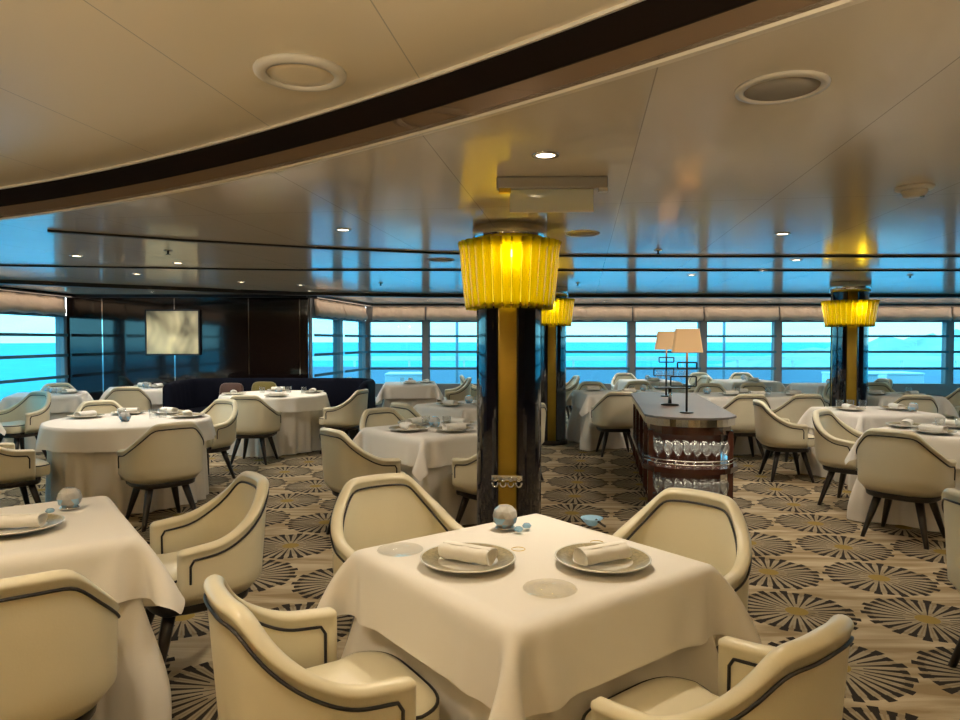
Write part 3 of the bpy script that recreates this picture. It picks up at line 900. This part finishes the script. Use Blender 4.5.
def put_tumbler(x, y, z, lab):
    o = obj('water_tumbler', TUMBLER, None, (x, y, z)); tag(o, lab, 'glass', 'water tumblers')
ZC = TZ + .003
def settings(key, dirs, globe=(0, 0), tum=(), off=.27):
    c, rot, desc, r, hx, hy = TABLES[key]; d = desc
    z = ZC
    for dg in dirs:
        a = R(dg); o = off
        x, y = c[0] + math.cos(a) * o, c[1] + math.sin(a) * o
        if len(desc.split()) > 6: pass
        put_plate(x, y, z, 'charger plate, %s one on %s' % (sector(dg), d), a + PI / 2 + random.uniform(-.3, .3), 'rolled napkin on the %s plate of %s' % (sector(dg), d))
    if globe is not None:
        put_globe(c[0] + globe[0], c[1] + globe[1], z, 'round glass globe on ' + d)
    for k, (dx, dy) in enumerate(tum):
        dg = math.degrees(math.atan2(dy, dx))
        put_tumbler(c[0] + dx, c[1] + dy, z, 'clear glass tumbler, %s on %s' % (sector(dg), d))
# nearest table
put_plate(-.04, 2.27, ZC, 'charger plate, left one on the square table nearest the camera', R(-28), 'rolled white napkin, left one on the nearest square table')
put_plate(.405, 2.27, ZC, 'charger plate, right one on the square table nearest the camera', R(28), 'rolled white napkin, right one on the nearest square table')
put_globe(.098, 2.70, ZC, 'round faceted glass globe on the square table nearest the camera')
for x, y, l in ((-.28, 2.41, 'clear glass bread plate left of the left charger plate'), (.207, 2.03, 'clear glass bread plate near the front corner of nearest table')):
    tag(obj('bread_plate', BREAD, None, (x, y, ZC)), l, 'plate', 'clear glass bread plates')
for x, y, l in ((.135, 2.42, 'thin gold ring on the cloth between two charger plates'), (.425, 2.50, 'thin gold ring on the cloth behind the right charger')):
    tag(obj('napkin_ring', RING, None, (x, y, ZC)), l, 'ring', 'thin gold rings')
t = thing('salt_dish', 'small blue glass dish near back corner of nearest table', 'dish', (.445, 2.74, ZC), R(20))
obj('bowl', MB().lathe([(0, 0), (.018, 0), (.024, .006), (.046, .030), (.042, .030), (.02, .010), (0, .008)], 12, smooth=False).mesh('bowl', 'bluecrystal'), t)
obj('spoon', MB().tube([(.0, -.03, .030), (.02, -.05, .012), (.03, -.058, .005)], .005, 8).mesh('spoon', 'darkmetal'), t)
for k, (dx, dy) in enumerate(((.05, -.06), (.085, -.01))):
    tag(obj('crystal_bead', MB().lathe([(0, 0), (.014, .004), (.019, .011), (.012, .02), (0, .022)], 8, smooth=False).mesh('bead', 'bluecrystal'), None, (.098 + dx, 2.70 + dy, ZC)),
        ['small crystal bead just in front of the nearest glass globe', 'small crystal bead right beside the nearest glass globe'][k], 'ornament', 'crystal beads by globe')
# table at left edge
put_plate(-1.80, 2.68, ZC, 'charger plate on the foreground table at the left edge', R(8), 'rolled white napkin on the foreground table at left edge')
put_globe(-1.80, 3.02, ZC, 'round faceted glass globe on foreground table at left edge')
tag(obj('crystal_bead', D.meshes['bead'], None, (-1.83, 2.93, ZC)), 'small crystal bead in front of the left-edge table globe', 'ornament', 'crystal beads by globe')
settings('round', (165, 72, 20, 118), (.06, -.20), ((-.15, .15), (.18, .08), (.25, .13)), off=.50)
settings('booth', (200, 100, 20, 290), (.05, .05), ((-.2, .12), (.15, .2), (.38, .12)), off=.52)
settings('leftwin', (10, 100), (-.05, .1), ((.15, -.1),))
settings('darkwall', (100, 10), (.1, .0), ((.2, -.2),))
settings('leftcut', (42, 312), None, ((.1, .1),))
settings('col', (221, 311, 41, 131), (.0, .02), ((-.08, .12), (.1, .1)))
settings('behind', (221, 311), (0, .1), ((.1, .1),))
settings('alcove', (276, 6), (0, .05), ((-.15, .1),))
settings('midlong', (276,), (.30, .1), ((.1, -.05), (.4, .1)), off=.22)
put_plate(1.65, 10.1, ZC, 'charger plate at left end of the table behind console', .1, 'rolled napkin at left end of the table behind console')
settings('rightlong', (275, 95), (-.55, .05), ((-.1, .15), (.35, .2)), off=.24)
put_plate(3.36, 9.25, ZC, 'charger plate at left end of the long right table', .1, 'rolled napkin at left end of the long right table')
put_plate(4.22, 9.30, ZC, 'charger plate at right end of the long right table', .2, 'rolled napkin at right end of the long right table')
settings('aisle', (186, 6), (.30, -.2), ((-.25, .2), (-.12, .22), (.0, .2)))
settings('rightnear', (131, 221, 41), (.1, -.25), ((.05, .12), (.17, .05)))
settings('rightback', (200, 300), (-.30, .1), ((.3, .1),))
settings('farright', (275,), (0, 0), ((.2, .1),))
settings('farmid', (275,), (0, .1), ())
settings('farlamp', (275,), (0, .1), ())

# ------------------------------------------------------------------ columns with amber glass crowns
def column(x, y, rz, lab, shade_top=2.10, shade_bot=1.74, ornament=False, up=0):
    c = thing('round_column', 'black lacquered column with gold strip, ' + lab, 'column', (x, y, 0), R(rz))
    n = 96; ring = []
    for j in range(n):
        a = 2 * PI * j / n; d = min(abs((math.degrees(a) - q + 180) % 360 - 180) for q in (0, 90, 180, 270))
        r = .222 if d > 18.5 else .197
        ring.append((r * math.cos(a), r * math.sin(a)))
    obj('shaft', MB().grid([[(p[0], p[1], z) for p in ring] for z in (.02, HC)], closed_u=True, smooth=False, cap0=True, cap1=True).mesh('shaft', 'blacklacquer'), c)
    for q in (0, 90, 180, 270):
        rows = []
        for a in np.linspace(q - 17.5, q + 17.5, 9):
            ca, sa = math.cos(R(a)), math.sin(R(a))
            rows.append([(.198 * ca, .198 * sa, .05), (.198 * ca, .198 * sa, HC), (.206 * ca, .206 * sa, HC), (.206 * ca, .206 * sa, .05)])
        obj('gold_strip', MB().grid(rows, closed_u=True, cap0=True, cap1=True).mesh('gold_strip', 'gold'), c)
    obj('base', MB().lathe([(0, 0), (.245, 0), (.245, .05), (.235, .06), (0, .06)], 64).mesh('base', 'darkmetal'), c)
    obj('collar', MB().lathe([(.233, HC - .13), (.245, HC - .13), (.245, HC - .002), (.233, HC - .002), (.233, HC - .13)], 64).mesh('collar', 'chrome'), c)
    if ornament:
        mb = MB().box((.226, 0, .625), (.014, .20, .035), bev=.005)
        for k in range(4):
            yy = -.075 + .05 * k
            mb.tube([(.23, yy + .018 * math.cos(a), .590 + .022 * math.sin(a)) for a in np.linspace(PI * .9, PI * 2.1, 9)], .007, 8)
            mb.tube([(.235, yy + .012 * math.cos(a), .617 + .012 * math.sin(a)) for a in np.linspace(0, PI * 2, 10)], .005, 8)
        obj('metal_ornament', mb.mesh('metal_ornament', 'chrome'), c, label='silver scrolled ornament')
    # crown lamp
    s = thing('crown_lamp', 'yellow fluted glass lamp crowning the column ' + lab, 'lamp', (x, y, 0), R(rz))
    obj('core', MB().lathe([(.236, shade_bot + .03), (.250, shade_bot + .03), (.262, shade_top - .04), (.236, shade_top - .04), (.236, shade_bot + .03)], 48).mesh('core', 'bulb'), s, label='glowing yellow core')
    obj('ring_frame', MB().lathe([(.236, shade_bot + .004), (.283, shade_bot + .004), (.283, shade_bot + .018), (.236, shade_bot + .018), (.236, shade_bot + .004)], 64).mesh('ring_frame', 'gold'), s)
    obj('ring_frame', MB().lathe([(.236, shade_top - .03), (.305, shade_top - .03), (.305, shade_top - .02), (.236, shade_top - .02), (.236, shade_top - .03)], 64).mesh('ring_frame', 'gold'), s)
    N = 30
    rows0 = []
    for (z, r, w) in ((shade_bot - .01, .267, .0215), (shade_bot + .01, .272, .0254), (shade_bot + .12, .286, .0282), (shade_top - .06, .308, .0312), (shade_top, .322, .0325)):
        row = []
        for q in range(9):
            u = -1 + q / 4
            row.append((r + .022 * (1 - u * u) ** .5 * 1.0, u * w, z))
        for q in range(9):
            u = 1 - q / 4
            row.append((r - .005 + .022 * max(0, 1 - u * u) ** .5, u * w * .86, z))
        rows0.append(row)
    me = MB().grid(rows0, closed_u=True, cap0=True, cap1=True).mesh('glass_panel', 'yellowglass')
    for k in range(N): obj('glass_panel', me, s, rz=2 * PI * k / N)
    l = D.lights.new('crown_light', 'POINT'); l.energy = up or 1.7; l.color = (1, .80, .45) if up else (1, .84, .14); l.shadow_soft_size = .04
    for a in (-90 - rz, 30 - rz, 150 - rz):
        o = D.objects.new('crown_bulb', l); COL.objects.link(o); o.parent = s
        o.location = (.275 * math.cos(R(a)), .275 * math.sin(R(a)), shade_top - (.02 if up else .10))
column(.195, 4.60, -96, 'nearest, behind the nearest table', ornament=True, shade_top=2.14, shade_bot=1.71)
column(1.03, 10.05, -92, 'middle one, far behind the nearest', shade_top=2.09, shade_bot=1.71)
column(4.82, 9.05, -108, 'right one by the far windows', shade_top=2.01, shade_bot=1.68)

column(-3.3, -1.2, 60, 'added unseen behind the viewer on the left', up=14)  # two unseen columns added so their crowns brighten the ceiling
column(2.6, -2.0, 110, 'added unseen behind the viewer on the right', up=14)

# ------------------------------------------------------------------ service console
CA = R(-9.5)
con = thing('service_console', 'mahogany service console with stone-grey top and glass shelves', 'console', (1.80, 5.85, 0), CA)
def outline_console(w, L, y0=0, bow=.10, ch=.16, inset=0):
    w -= inset; pts = []
    for k in range(13):
        u = -1 + k / 6; pts.append((u * (w - ch * .55), y0 + inset - bow * (1 - u * u)))
    pts += [(w, y0 + ch), (w, y0 + L - ch), (w - ch, y0 + L - inset), (-(w - ch), y0 + L - inset), (-w, y0 + L - ch), (-w, y0 + ch)]
    return pts
obj('top', MB().prism(outline_console(.385, 2.75), .832, .85).mesh('top', 'ctop'), con)
obj('steel_edge', MB().prism(outline_console(.38, 2.75, inset=.004), .77, .832).mesh('steel_edge', 'steel'), con)
obj('frieze', MB().prism(outline_console(.36, 2.74, inset=.02), .70, .77).mesh('frieze', 'cwood'), con)
obj('shelf', MB().prism(outline_console(.40, 2.75, bow=.12), .375, .42).mesh('shelf', 'cwood'), con)
obj('plinth', MB().prism(outline_console(.37, 2.74, bow=.09, inset=.02), 0, .09).mesh('plinth', 'cwood'), con)
obj('core_panel', MB().box((0, 1.62, .40), (.06, 2.1, .62)).box((0, .52, .40), (.62, .04, .62)).mesh('core_panel', 'cwood'), con)
for sx in (-1, 1):
    for yy in (.14, .75, 1.38, 2.0, 2.6):
        obj('post', MB().box((sx * .335, yy, .40), (.045, .045, .64), bev=.006).mesh('post', 'cwood'), con)
mb = MB(); o1 = outline_console(.385, 2.75, bow=.12)
for z in (.455, .485): mb.tube([(p[0], p[1], z) for p in [o1[-1]] + o1[:14]], .005, 6)
for p in o1[:13:3]: mb.tube([(p[0], p[1], .42), (p[0], p[1], .485)], .004, 6)
obj('gallery_rail', mb.mesh('gallery_rail', 'chrome'), con)
for nm, z, yy, e in (('shelf_fill', .69, .06, 4.0), ('shelf_fill', .365, .02, 2.5)):  # unseen fill lights added to brighten the glasses on the shelves
    l = D.lights.new(nm, 'AREA'); l.shape = 'RECTANGLE'; l.size = .5; l.size_y = .12; l.energy = e * .55; l.color = (1, .86, .66)
    o = D.objects.new(nm, l); COL.objects.link(o); o.parent = con; o.location = (0, yy, z)
def con_pt(lx, ly, z): return (1.80 + lx * math.cos(CA) - ly * math.sin(CA), 5.85 + lx * math.sin(CA) + ly * math.cos(CA), z)
for z, shelf in ((.4215, 'upper end shelf'), (.0915, 'lower end shelf')):
    for row, yy in enumerate((.0, .15)):
        for k in range(8):
            lx = -.273 + k * .078
            if row == 0 and abs(lx) > .25: ly = .03
            else: ly = yy
            if abs(abs(lx) - .335) < .06 and abs(ly - .14) < .06: continue
            w = obj('wine_glass', WG, None, con_pt(lx, ly + (.0 if row else -.03 + .1 * lx * lx / .07 * .5), z)); 
            tag(w, 'stemmed wine glass on the %s of the console, %s row' % (shelf, ('front', 'back')[row]), 'glass', 'wine glasses on the console %s, %s row' % (shelf, ('front', 'back')[row]))
for z, shelf in ((.4215, 'upper left side shelf'), (.0915, 'lower left side shelf')):
    for k in range(14):
        ly = .28 + k * .14
        if min(abs(ly - q) for q in (.14, .75, 1.38, 2.0, 2.6)) < .075: continue
        w = obj('wine_glass', WG, None, con_pt(-.26, ly + .32 * 0, z))
        tag(w, 'stemmed wine glass on the %s of the console' % shelf, 'glass', 'wine glasses on the console %s' % shelf)
def console_lamp(loc, sc, lab, rz=CA):
    t = thing('table_lamp', lab, 'lamp', loc, rz)
    obj('base', MB().lathe([(0, 0), (.06, 0), (.062, .006), (.05, .012), (0, .012)], 32).mesh('base', 'darkmetal'), t)
    mb = MB().tube([(0, 0, .01), (0, 0, .57)], .010, 12)
    obj('stem', mb.mesh('stem', 'darkmetal'), t)
    def frame(cx, z0, z1, w, th=.012):
        m_ = MB(); 
        m_.box((cx, 0, z0), (w, .03, th)).box((cx, 0, z1), (w, .03, th)).box((cx - w / 2, 0, (z0 + z1) / 2), (th, .03, z1 - z0)).box((cx + w / 2, 0, (z0 + z1) / 2), (th, .03, z1 - z0))
        return m_
    obj('link_frame', frame(0.0, .395, .450, .165).mesh('link_frame', 'darkmetal'), t)
    obj('link_frame', frame(-.03, .24, .325, .22).mesh('link_frame', 'darkmetal'), t)
    rows = []
    for z, w, d in ((.54, .128, .085), (.75, .098, .065), (.75, .094, .061), (.54, .124, .081)):
        ring = []
        for (sx, sy, a0) in ((1, 1, 0), (-1, 1, 90), (-1, -1, 180), (1, -1, 270)):
            for q in range(5):
                a = R(a0 + q * 22.5); ring.append((sx * (w - .012) + .012 * math.cos(a), sy * (d - .012) + .012 * math.sin(a), z))
        rows.append(ring)
    obj('lamp_shade', MB().grid(rows, closed_u=True, closed_v=True, smooth=False).mesh('lamp_shade', 'lampshade'), t, label='warm lit parchment shade')
    l = D.lights.new('table_lamp_bulb', 'POINT'); l.energy = 3; l.color = (1, .7, .4); l.shadow_soft_size = .03
    o = D.objects.new('lamp_bulb', l); COL.objects.link(o); o.parent = t; o.location = (0, 0, .62)
console_lamp(con_pt(-.01, .32, .85), 1, 'near table lamp with parchment shade on the console')
console_lamp(con_pt(-.01, 2.15, .85), 1, 'farther table lamp with parchment shade on the console')
p = con_pt(-.08, 1.05, .85)
st = thing('ornament_stand', 'dark stand holding a tray of crystal between two lamps', 'ornament', p, CA)
obj('base', MB().lathe([(0, 0), (.085, 0), (.087, .012), (.03, .02), (0, .02)], 32).mesh('base', 'darkmetal'), st)
obj('stem', MB().tube([(0, 0, .02), (0, 0, .17)], .018, 12).mesh('stem', 'steel'), st)
obj('tray', MB().box((.02, 0, .175), (.34, .16, .014), bev=.005).mesh('tray', 'darkmetal'), st)
for k, (dx, dy) in enumerate(((-.12, .03), (-.05, -.03), (.02, .04), (.09, -.03), (.15, .03))):
    q = Vector(p) + Vector((dx * math.cos(CA) - dy * math.sin(CA) + .02, dx * math.sin(CA) + dy * math.cos(CA), .182))
    w = obj('wine_glass', WG, None, tuple(q)); w.scale = (.95, .95, .8)
    tag(w, 'crystal goblet on the dark tray between the two lamps, %s' % ['leftmost', 'second from left', 'middle', 'second from right', 'rightmost'][k], 'glass', 'goblets on the tray')

# ------------------------------------------------------------------ booth with cushions
def booth():
    t = thing('booth_sofa', 'dark navy velvet booth curving behind the round table', 'sofa', (0, 0, 0))
    x0, x1, yb, yf, cr = -4.52, -1.60, 10.95, 9.85, .45
    pts = []
    for y in np.linspace(yf, yb - cr, 14)[:-1]: pts.append((x0, y))
    for a in np.linspace(180, 90, 14): pts.append((x0 + cr + cr * math.cos(R(a)), yb - cr + cr * math.sin(R(a))))
    for x in np.linspace(x0 + cr, x1 - cr, 40)[1:-1]: pts.append((x, yb))
    for a in np.linspace(90, 0, 14): pts.append((x1 - cr + cr * math.cos(R(a)), yb - cr + cr * math.sin(R(a))))
    for y in np.linspace(yb - cr, yf, 14)[1:]: pts.append((x1, y))
    rows = []; rs = []; bs = []
    n = len(pts)
    for i, p in enumerate(pts):
        a = Vector(pts[max(0, i - 1)]); b = Vector(pts[min(n - 1, i + 1)]); tt = (b - a).normalized(); nn = Vector((tt.y, -tt.x))  # inward
        ch = .008 * abs(math.sin(i * PI / 3))
        e = min(1, min(i, n - 1 - i) / 4); zt = .86 + .045 * e ** .5
        rows.append([(p[0] + nn.x * o, p[1] + nn.y * o, z) for o, z in ((0 - ch, .06), (-ch, .5), (-ch, zt - .05), (.02, zt - .01), (.06, zt), (.10, zt - .01), (.13 + ch, zt - .06), (.17 + ch, .48), (.17, .3), (.17, .06))])
        rs.append([(p[0] + nn.x * o, p[1] + nn.y * o, z) for o, z in ((.16, .30), (.16, .45), (.20, .475), (.52, .475), (.57, .45), (.57, .30))])
        bs.append([(p[0] + nn.x * o, p[1] + nn.y * o, z) for o, z in ((.16, 0), (.16, .30), (.52, .30), (.52, 0))])
    obj('backrest', MB().grid(rows, closed_u=True, cap0=True, cap1=True).mesh('backrest', 'navy'), t)
    obj('seat', MB().grid(rs, closed_u=True, cap0=True, cap1=True).mesh('seat', 'navy'), t)
    obj('base', MB().grid(bs, closed_u=True, cap0=True, cap1=True, smooth=False).mesh('base', 'darkwood'), t)
booth()
def pillow(loc, rz, mat, lab, w=.46):
    rows = []; n = 32
    for q in np.linspace(-1, 1, 13):
        th = .075 * max(0, 1 - q * q) ** .55; s = 1 - .06 * (1 - abs(q))
        sc = max(.02, (1 - abs(q) ** 3) ** .33)
        ring = []
        for j in range(n):
            a = 2 * PI * j / n; c, s_ = math.cos(a), math.sin(a); e = 2 / 4.5
            ring.append((w / 2 * sc * math.copysign(abs(c) ** e, c), q * .075, w / 2 * sc * math.copysign(abs(s_) ** e, s_)))
        rows.append(ring)
    o = obj('throw_pillow', MB().grid(rows, closed_u=True, cap0=True, cap1=True).mesh('throw_pillow', mat), None, loc, rz)
    o.rotation_euler = (R(-14), 0, rz); tag(o, lab, 'cushion', 'throw pillows on the booth')
pillow((-3.33, 10.655, .672), 0, 'olive', 'olive green throw pillow on the navy booth seat', .38)
pillow((-3.83, 10.65, .662), .0, 'rust', 'brown throw pillow on the left of the navy booth', .36)

# picture
t = thing('framed_picture', 'blurred khaki abstract picture on the dark wall', 'picture', (-5.08, YD - .03, 1.625))
obj('frame', MB().box((0, .0, .365), (.90, .04, .025)).box((0, .0, -.365), (.90, .04, .025)).box((-.44, 0, 0), (.025, .04, .73)).box((.44, 0, 0), (.025, .04, .73)).mesh('frame', 'black'), t)
obj('canvas', MB().box((0, -.004, 0), (.87, .02, .71)).mesh('canvas', 'art'), t)

# ------------------------------------------------------------------ ceiling fittings
t = thing('ceiling_speaker', 'round cream speaker set in the raised ceiling', 'speaker', (-.63, 2.46, HU))
obj('bezel', MB().lathe([(.115, 0), (.16, 0), (.158, -.012), (.14, -.02), (.118, -.018), (.115, 0)], 48).mesh('bezel', 'whiteplastic'), t)
obj('grille', MB().lathe([(0, -.012), (.07, -.012), (.115, -.010), (.115, 0), (0, 0)], 48).mesh('grille', 'ceil_up'), t)
t = thing('ceiling_speaker', 'round speaker with grey grille in the lower ceiling', 'speaker', (.895, 2.08, HC))
obj('bezel', MB().lathe([(.105, 0), (.132, 0), (.130, -.007), (.108, -.010), (.105, 0)], 48).mesh('bezel', 'trimwhite'), t)
obj('grille', MB().lathe([(0, -.005), (.105, -.005), (.105, 0), (0, 0)], 48).mesh('grille', 'greygrille'), t)
for k, (x, y, l) in enumerate(((.72, 4.9, 'flat round ceiling vent right of the near crown lamp'), (-.36, 6.5, 'flat round ceiling vent left of the near crown lamp'))):
    t = thing('ceiling_vent', l, 'vent', (x, y, HC)); obj('plate', MB().lathe([(0, -.012), (.09, -.012), (.11, -.003), (.11, 0), (0, 0)], 32).mesh('plate', 'greygrille'), t)
    obj('rim', MB().lathe([(.108, 0), (.122, 0), (.12, -.006), (.108, -.006), (.108, 0)], 32).mesh('rim', 'whiteplastic'), t)
t = thing('smoke_detector', 'round smoke detector on ceiling at the right', 'detector', (2.13, 3.42, HC))
obj('base', MB().lathe([(0, 0), (.085, 0), (.085, -.012), (.075, -.018), (0, -.018)], 32).mesh('base', 'whiteplastic'), t)
obj('sensor', MB().lathe([(0, -.018), (.058, -.018), (.055, -.035), (.045, -.048), (.02, -.052), (0, -.052)], 32).mesh('sensor', 'whiteplastic'), t)
obj('test_light', MB().lathe([(0, 0), (.012, 0), (.010, -.006), (0, -.007)], 12, c=(.02, -.03, -.048)).mesh('test_light', 'chrome'), t)
t = thing('emergency_sign', 'blank clear emergency sign hanging from the ceiling', 'sign', (.33, 3.22, HC), R(-2))
obj('housing', MB().box((0, 0, -.028), (.51, .06, .055), bev=.008).mesh('housing', 'greygrille'), t)
obj('clip', MB().box((-.215, -.01, -.062), (.055, .035, .022)).mesh('clip', 'gold'), t)
obj('clip', MB().box((.235, -.01, -.062), (.04, .035, .015)).mesh('clip', 'whiteplastic'), t)
obj('panel', MB().box((0, 0, -.10), (.385, .008, .105), bev=.003).mesh('panel', 'panelclear'), t)
obj('panel_edge', MB().box((0, 0, -.156), (.385, .012, .008)).mesh('panel_edge', 'trimwhite'), t)
for x, y, l in ((1.48, 5.78, 'sprinkler head in ceiling right of near column'), (-2.6, 5.8, 'sprinkler head in ceiling on the left'), (-1.3, 9.1, 'sprinkler head in ceiling before the alcove'), (1.28, 9.1, 'sprinkler head in ceiling near middle column'), (4.95, 8.0, 'sprinkler head in ceiling before right column')):
    t = thing('ceiling_sprinkler', l, 'sprinkler', (x, y, HC)); obj('rose', MB().lathe([(0, .004), (.035, .004), (.033, -.008), (0, -.01)], 20).mesh('rose', 'chrome'), t)
    obj('head', MB().tube([(0, 0, -.008), (0, 0, -.035)], .008, 8).lathe([(0, -.035), (.02, -.035), (.02, -.039), (0, -.039)], 12).mesh('head', 'darkmetal'), t)

dl_trim = MB().lathe([(.038, 0), (.056, 0), (.055, -.006), (.040, -.007), (.038, 0)], 24).mesh('trim', 'chrome')
dl_lamp = MB().lathe([(0, -.002), (.038, -.002), (.038, 0), (0, 0)], 24).mesh('lens', 'downlight')
def px_ceiling(px, py, z=HC): d = (z - 1.5) * 693 / (340 - py); return ((px - 480) / 693 * d, d)
lit = [px_ceiling(*q) for q in ((545, 156), (344, 230), (781, 234), (691, 275), (762, 270), (795, 260), (78, 256), (179, 263), (138, 274), (242, 282), (301, 285))]
fill_downlights = [(-4.6, 9.9), (-3.6, 10.3), (-2.6, 10.6), (-1.0, 13.2), (.8, 13.4), (2.4, 13.4), (4.0, 13.4), (5.6, 13.4), (7.2, 13.4), (-5.1, 10.8), (3.6, 4.2), (4.9, 5.6), (5.8, 7.2), (3.4, 1.2)]  # downlights added as fill for the valances, picture and tables
raised = [(-1.9, 2.0), (-.9, 1.2), (-3.4, 2.6), (-3.0, .4), (-4.6, 1.5), (-4.9, 3.2)]  # unseen downlights added in the coffer as foreground fill
def names_for(i):
    return ['lit downlight above and left of the hanging sign', 'lit downlight left of the near crown lamp', 'lit downlight right of middle, before the far windows', 'lit downlight among far ceiling, above the lamps',
            'lit downlight far ceiling, just right of the lamps', 'lit downlight far ceiling, left of right column', 'lit downlight farthest left on the ceiling', 'lit downlight on ceiling above the nearer round table',
            'lit downlight above the table by dark wall', 'lit downlight above the booth table', 'lit downlight above the right end of booth'][i]
spot = D.lights.new('downlight_spot', 'SPOT'); spot.energy = 36; spot.color = (1, .86, .65); spot.spot_size = R(105); spot.spot_blend = .7; spot.shadow_soft_size = .05
far_spot = spot.copy(); far_spot.energy = 58; far_spot.color = (1, .89, .74); far_spot.spot_size = R(164)
key_spot = spot.copy(); key_spot.energy = 80; key_spot.spot_size = R(120)
side_spot = spot.copy(); side_spot.energy = 55
def downlight(x, y, z, lab, group=None, e=None):
    t = thing('downlight', lab, 'downlight', (x, y, z), 0, group)
    obj('trim', dl_trim, t); obj('lens', dl_lamp, t)
    o = D.objects.new('downlight_beam', far_spot if y > 4.4 else (key_spot if abs(x - .3) + abs(y - 2.8) < .2 else (side_spot if x < -.5 and y > 0 else spot))); COL.objects.link(o); o.parent = t; o.location = (0, 0, -.012)
for i, (x, y) in enumerate(lit): downlight(x, y, HC, names_for(i))
for x, y in fill_downlights: downlight(x, y, HC, 'small added fill downlight in the lower ceiling', 'added fill downlights of the lower ceiling')
for x, y in raised: downlight(x, y, HU, 'small added fill downlight in the raised ceiling', 'added fill downlights of the raised ceiling')


def fill_lamp(x, y, lab, e=300):  # unseen lamp added only to throw light onto the ceiling
    t = thing('added_floor_lamp', lab, 'lamp', (x, y, 0), 0)
    obj('base', MB().lathe([(0, 0), (.15, 0), (.15, .015), (.03, .03), (0, .03)], 32).mesh('base', 'darkmetal'), t)
    obj('pole', MB().tube([(0, 0, .02), (0, 0, 1.66)], .014, 10).mesh('pole', 'darkmetal'), t)
    obj('bowl', MB().lathe([(0, 1.64), (.06, 1.65), (.15, 1.70), (.19, 1.76), (.186, 1.76), (.145, 1.71), (.06, 1.665), (0, 1.66)], 32).mesh('bowl', 'gold'), t)
    l = D.lights.new('ceiling_fill_light', 'SPOT'); l.energy = e * .86; l.color = (1, .84, .60); l.spot_size = R(176); l.spot_blend = .3; l.shadow_soft_size = .08
    o = D.objects.new('uplight', l); COL.objects.link(o); o.parent = t; o.location = (0, 0, 1.765); o.rotation_euler = (PI, 0, 0)
fill_lamp(-2.1, -.7, 'added brass bowl fill lamp, unseen behind the viewer on the left')
fill_lamp(1.1, -.5, 'added brass bowl fill lamp, unseen behind the viewer in the middle', 190)
fill_lamp(-5.3, 1.4, 'added brass bowl fill lamp, unseen by the dark left wall')
fill_lamp(4.3, 1.2, 'added brass bowl fill lamp, unseen to the right of the viewer', 110)
# ------------------------------------------------------------------ sky, camera, view
w = D.worlds.new('sky'); bpy.context.scene.world = w; w.use_nodes = True
nt = w.node_tree; nt.nodes.clear(); x = NX(nt)
out = nt.nodes.new('ShaderNodeOutputWorld'); bg = nt.nodes.new('ShaderNodeBackground')
tc = nt.nodes.new('ShaderNodeTexCoord'); sp = nt.nodes.new('ShaderNodeSeparateXYZ'); nt.links.new(tc.outputs['Generated'], sp.inputs[0])
el = x.m('MULTIPLY', sp.outputs[2], 3.2); el.node.use_clamp = True
mp = nt.nodes.new('ShaderNodeMapping'); mp.inputs['Scale'].default_value = (3, 3, 22); nt.links.new(tc.outputs['Generated'], mp.inputs[0])
cl = x.m('MULTIPLY', x.m('SUBTRACT', x.noise(mp.outputs[0], 2.0, 4), .42), 3.5); cl.node.use_clamp = True
c = x.mix(el, (1.0, 1.0, .98), (.60, .78, .95))
c = x.mix(x.m('MULTIPLY', cl, .5), c, (.55, .80, .92))
nt.links.new(c, bg.inputs[0]); bg.inputs[1].default_value = 3.5
nt.links.new(bg.outputs[0], out.inputs[0])

cam = D.cameras.new('camera'); co = D.objects.new('camera', cam); COL.objects.link(co)
cam.sensor_width = 36; cam.lens = 36 * 693 / 960; cam.clip_end = 8000; cam.clip_start = .05
co.location = (0, 0, 1.5); co.rotation_euler = (R(90) - math.atan(20 / 693), 0, 0)
sc = bpy.context.scene; sc.camera = co
sc.view_settings.view_transform = 'Standard'; sc.view_settings.look = 'None'; sc.view_settings.exposure = .13; sc.view_settings.gamma = 1
sc.view_settings.use_curve_mapping = False
cy = sc.cycles
cy.max_bounces = 9; cy.diffuse_bounces = 4; cy.glossy_bounces = 4; cy.transmission_bounces = 6; cy.transparent_max_bounces = 24
cy.caustics_reflective = False; cy.caustics_refractive = False; cy.sample_clamp_indirect = 6
cy.use_denoising = True
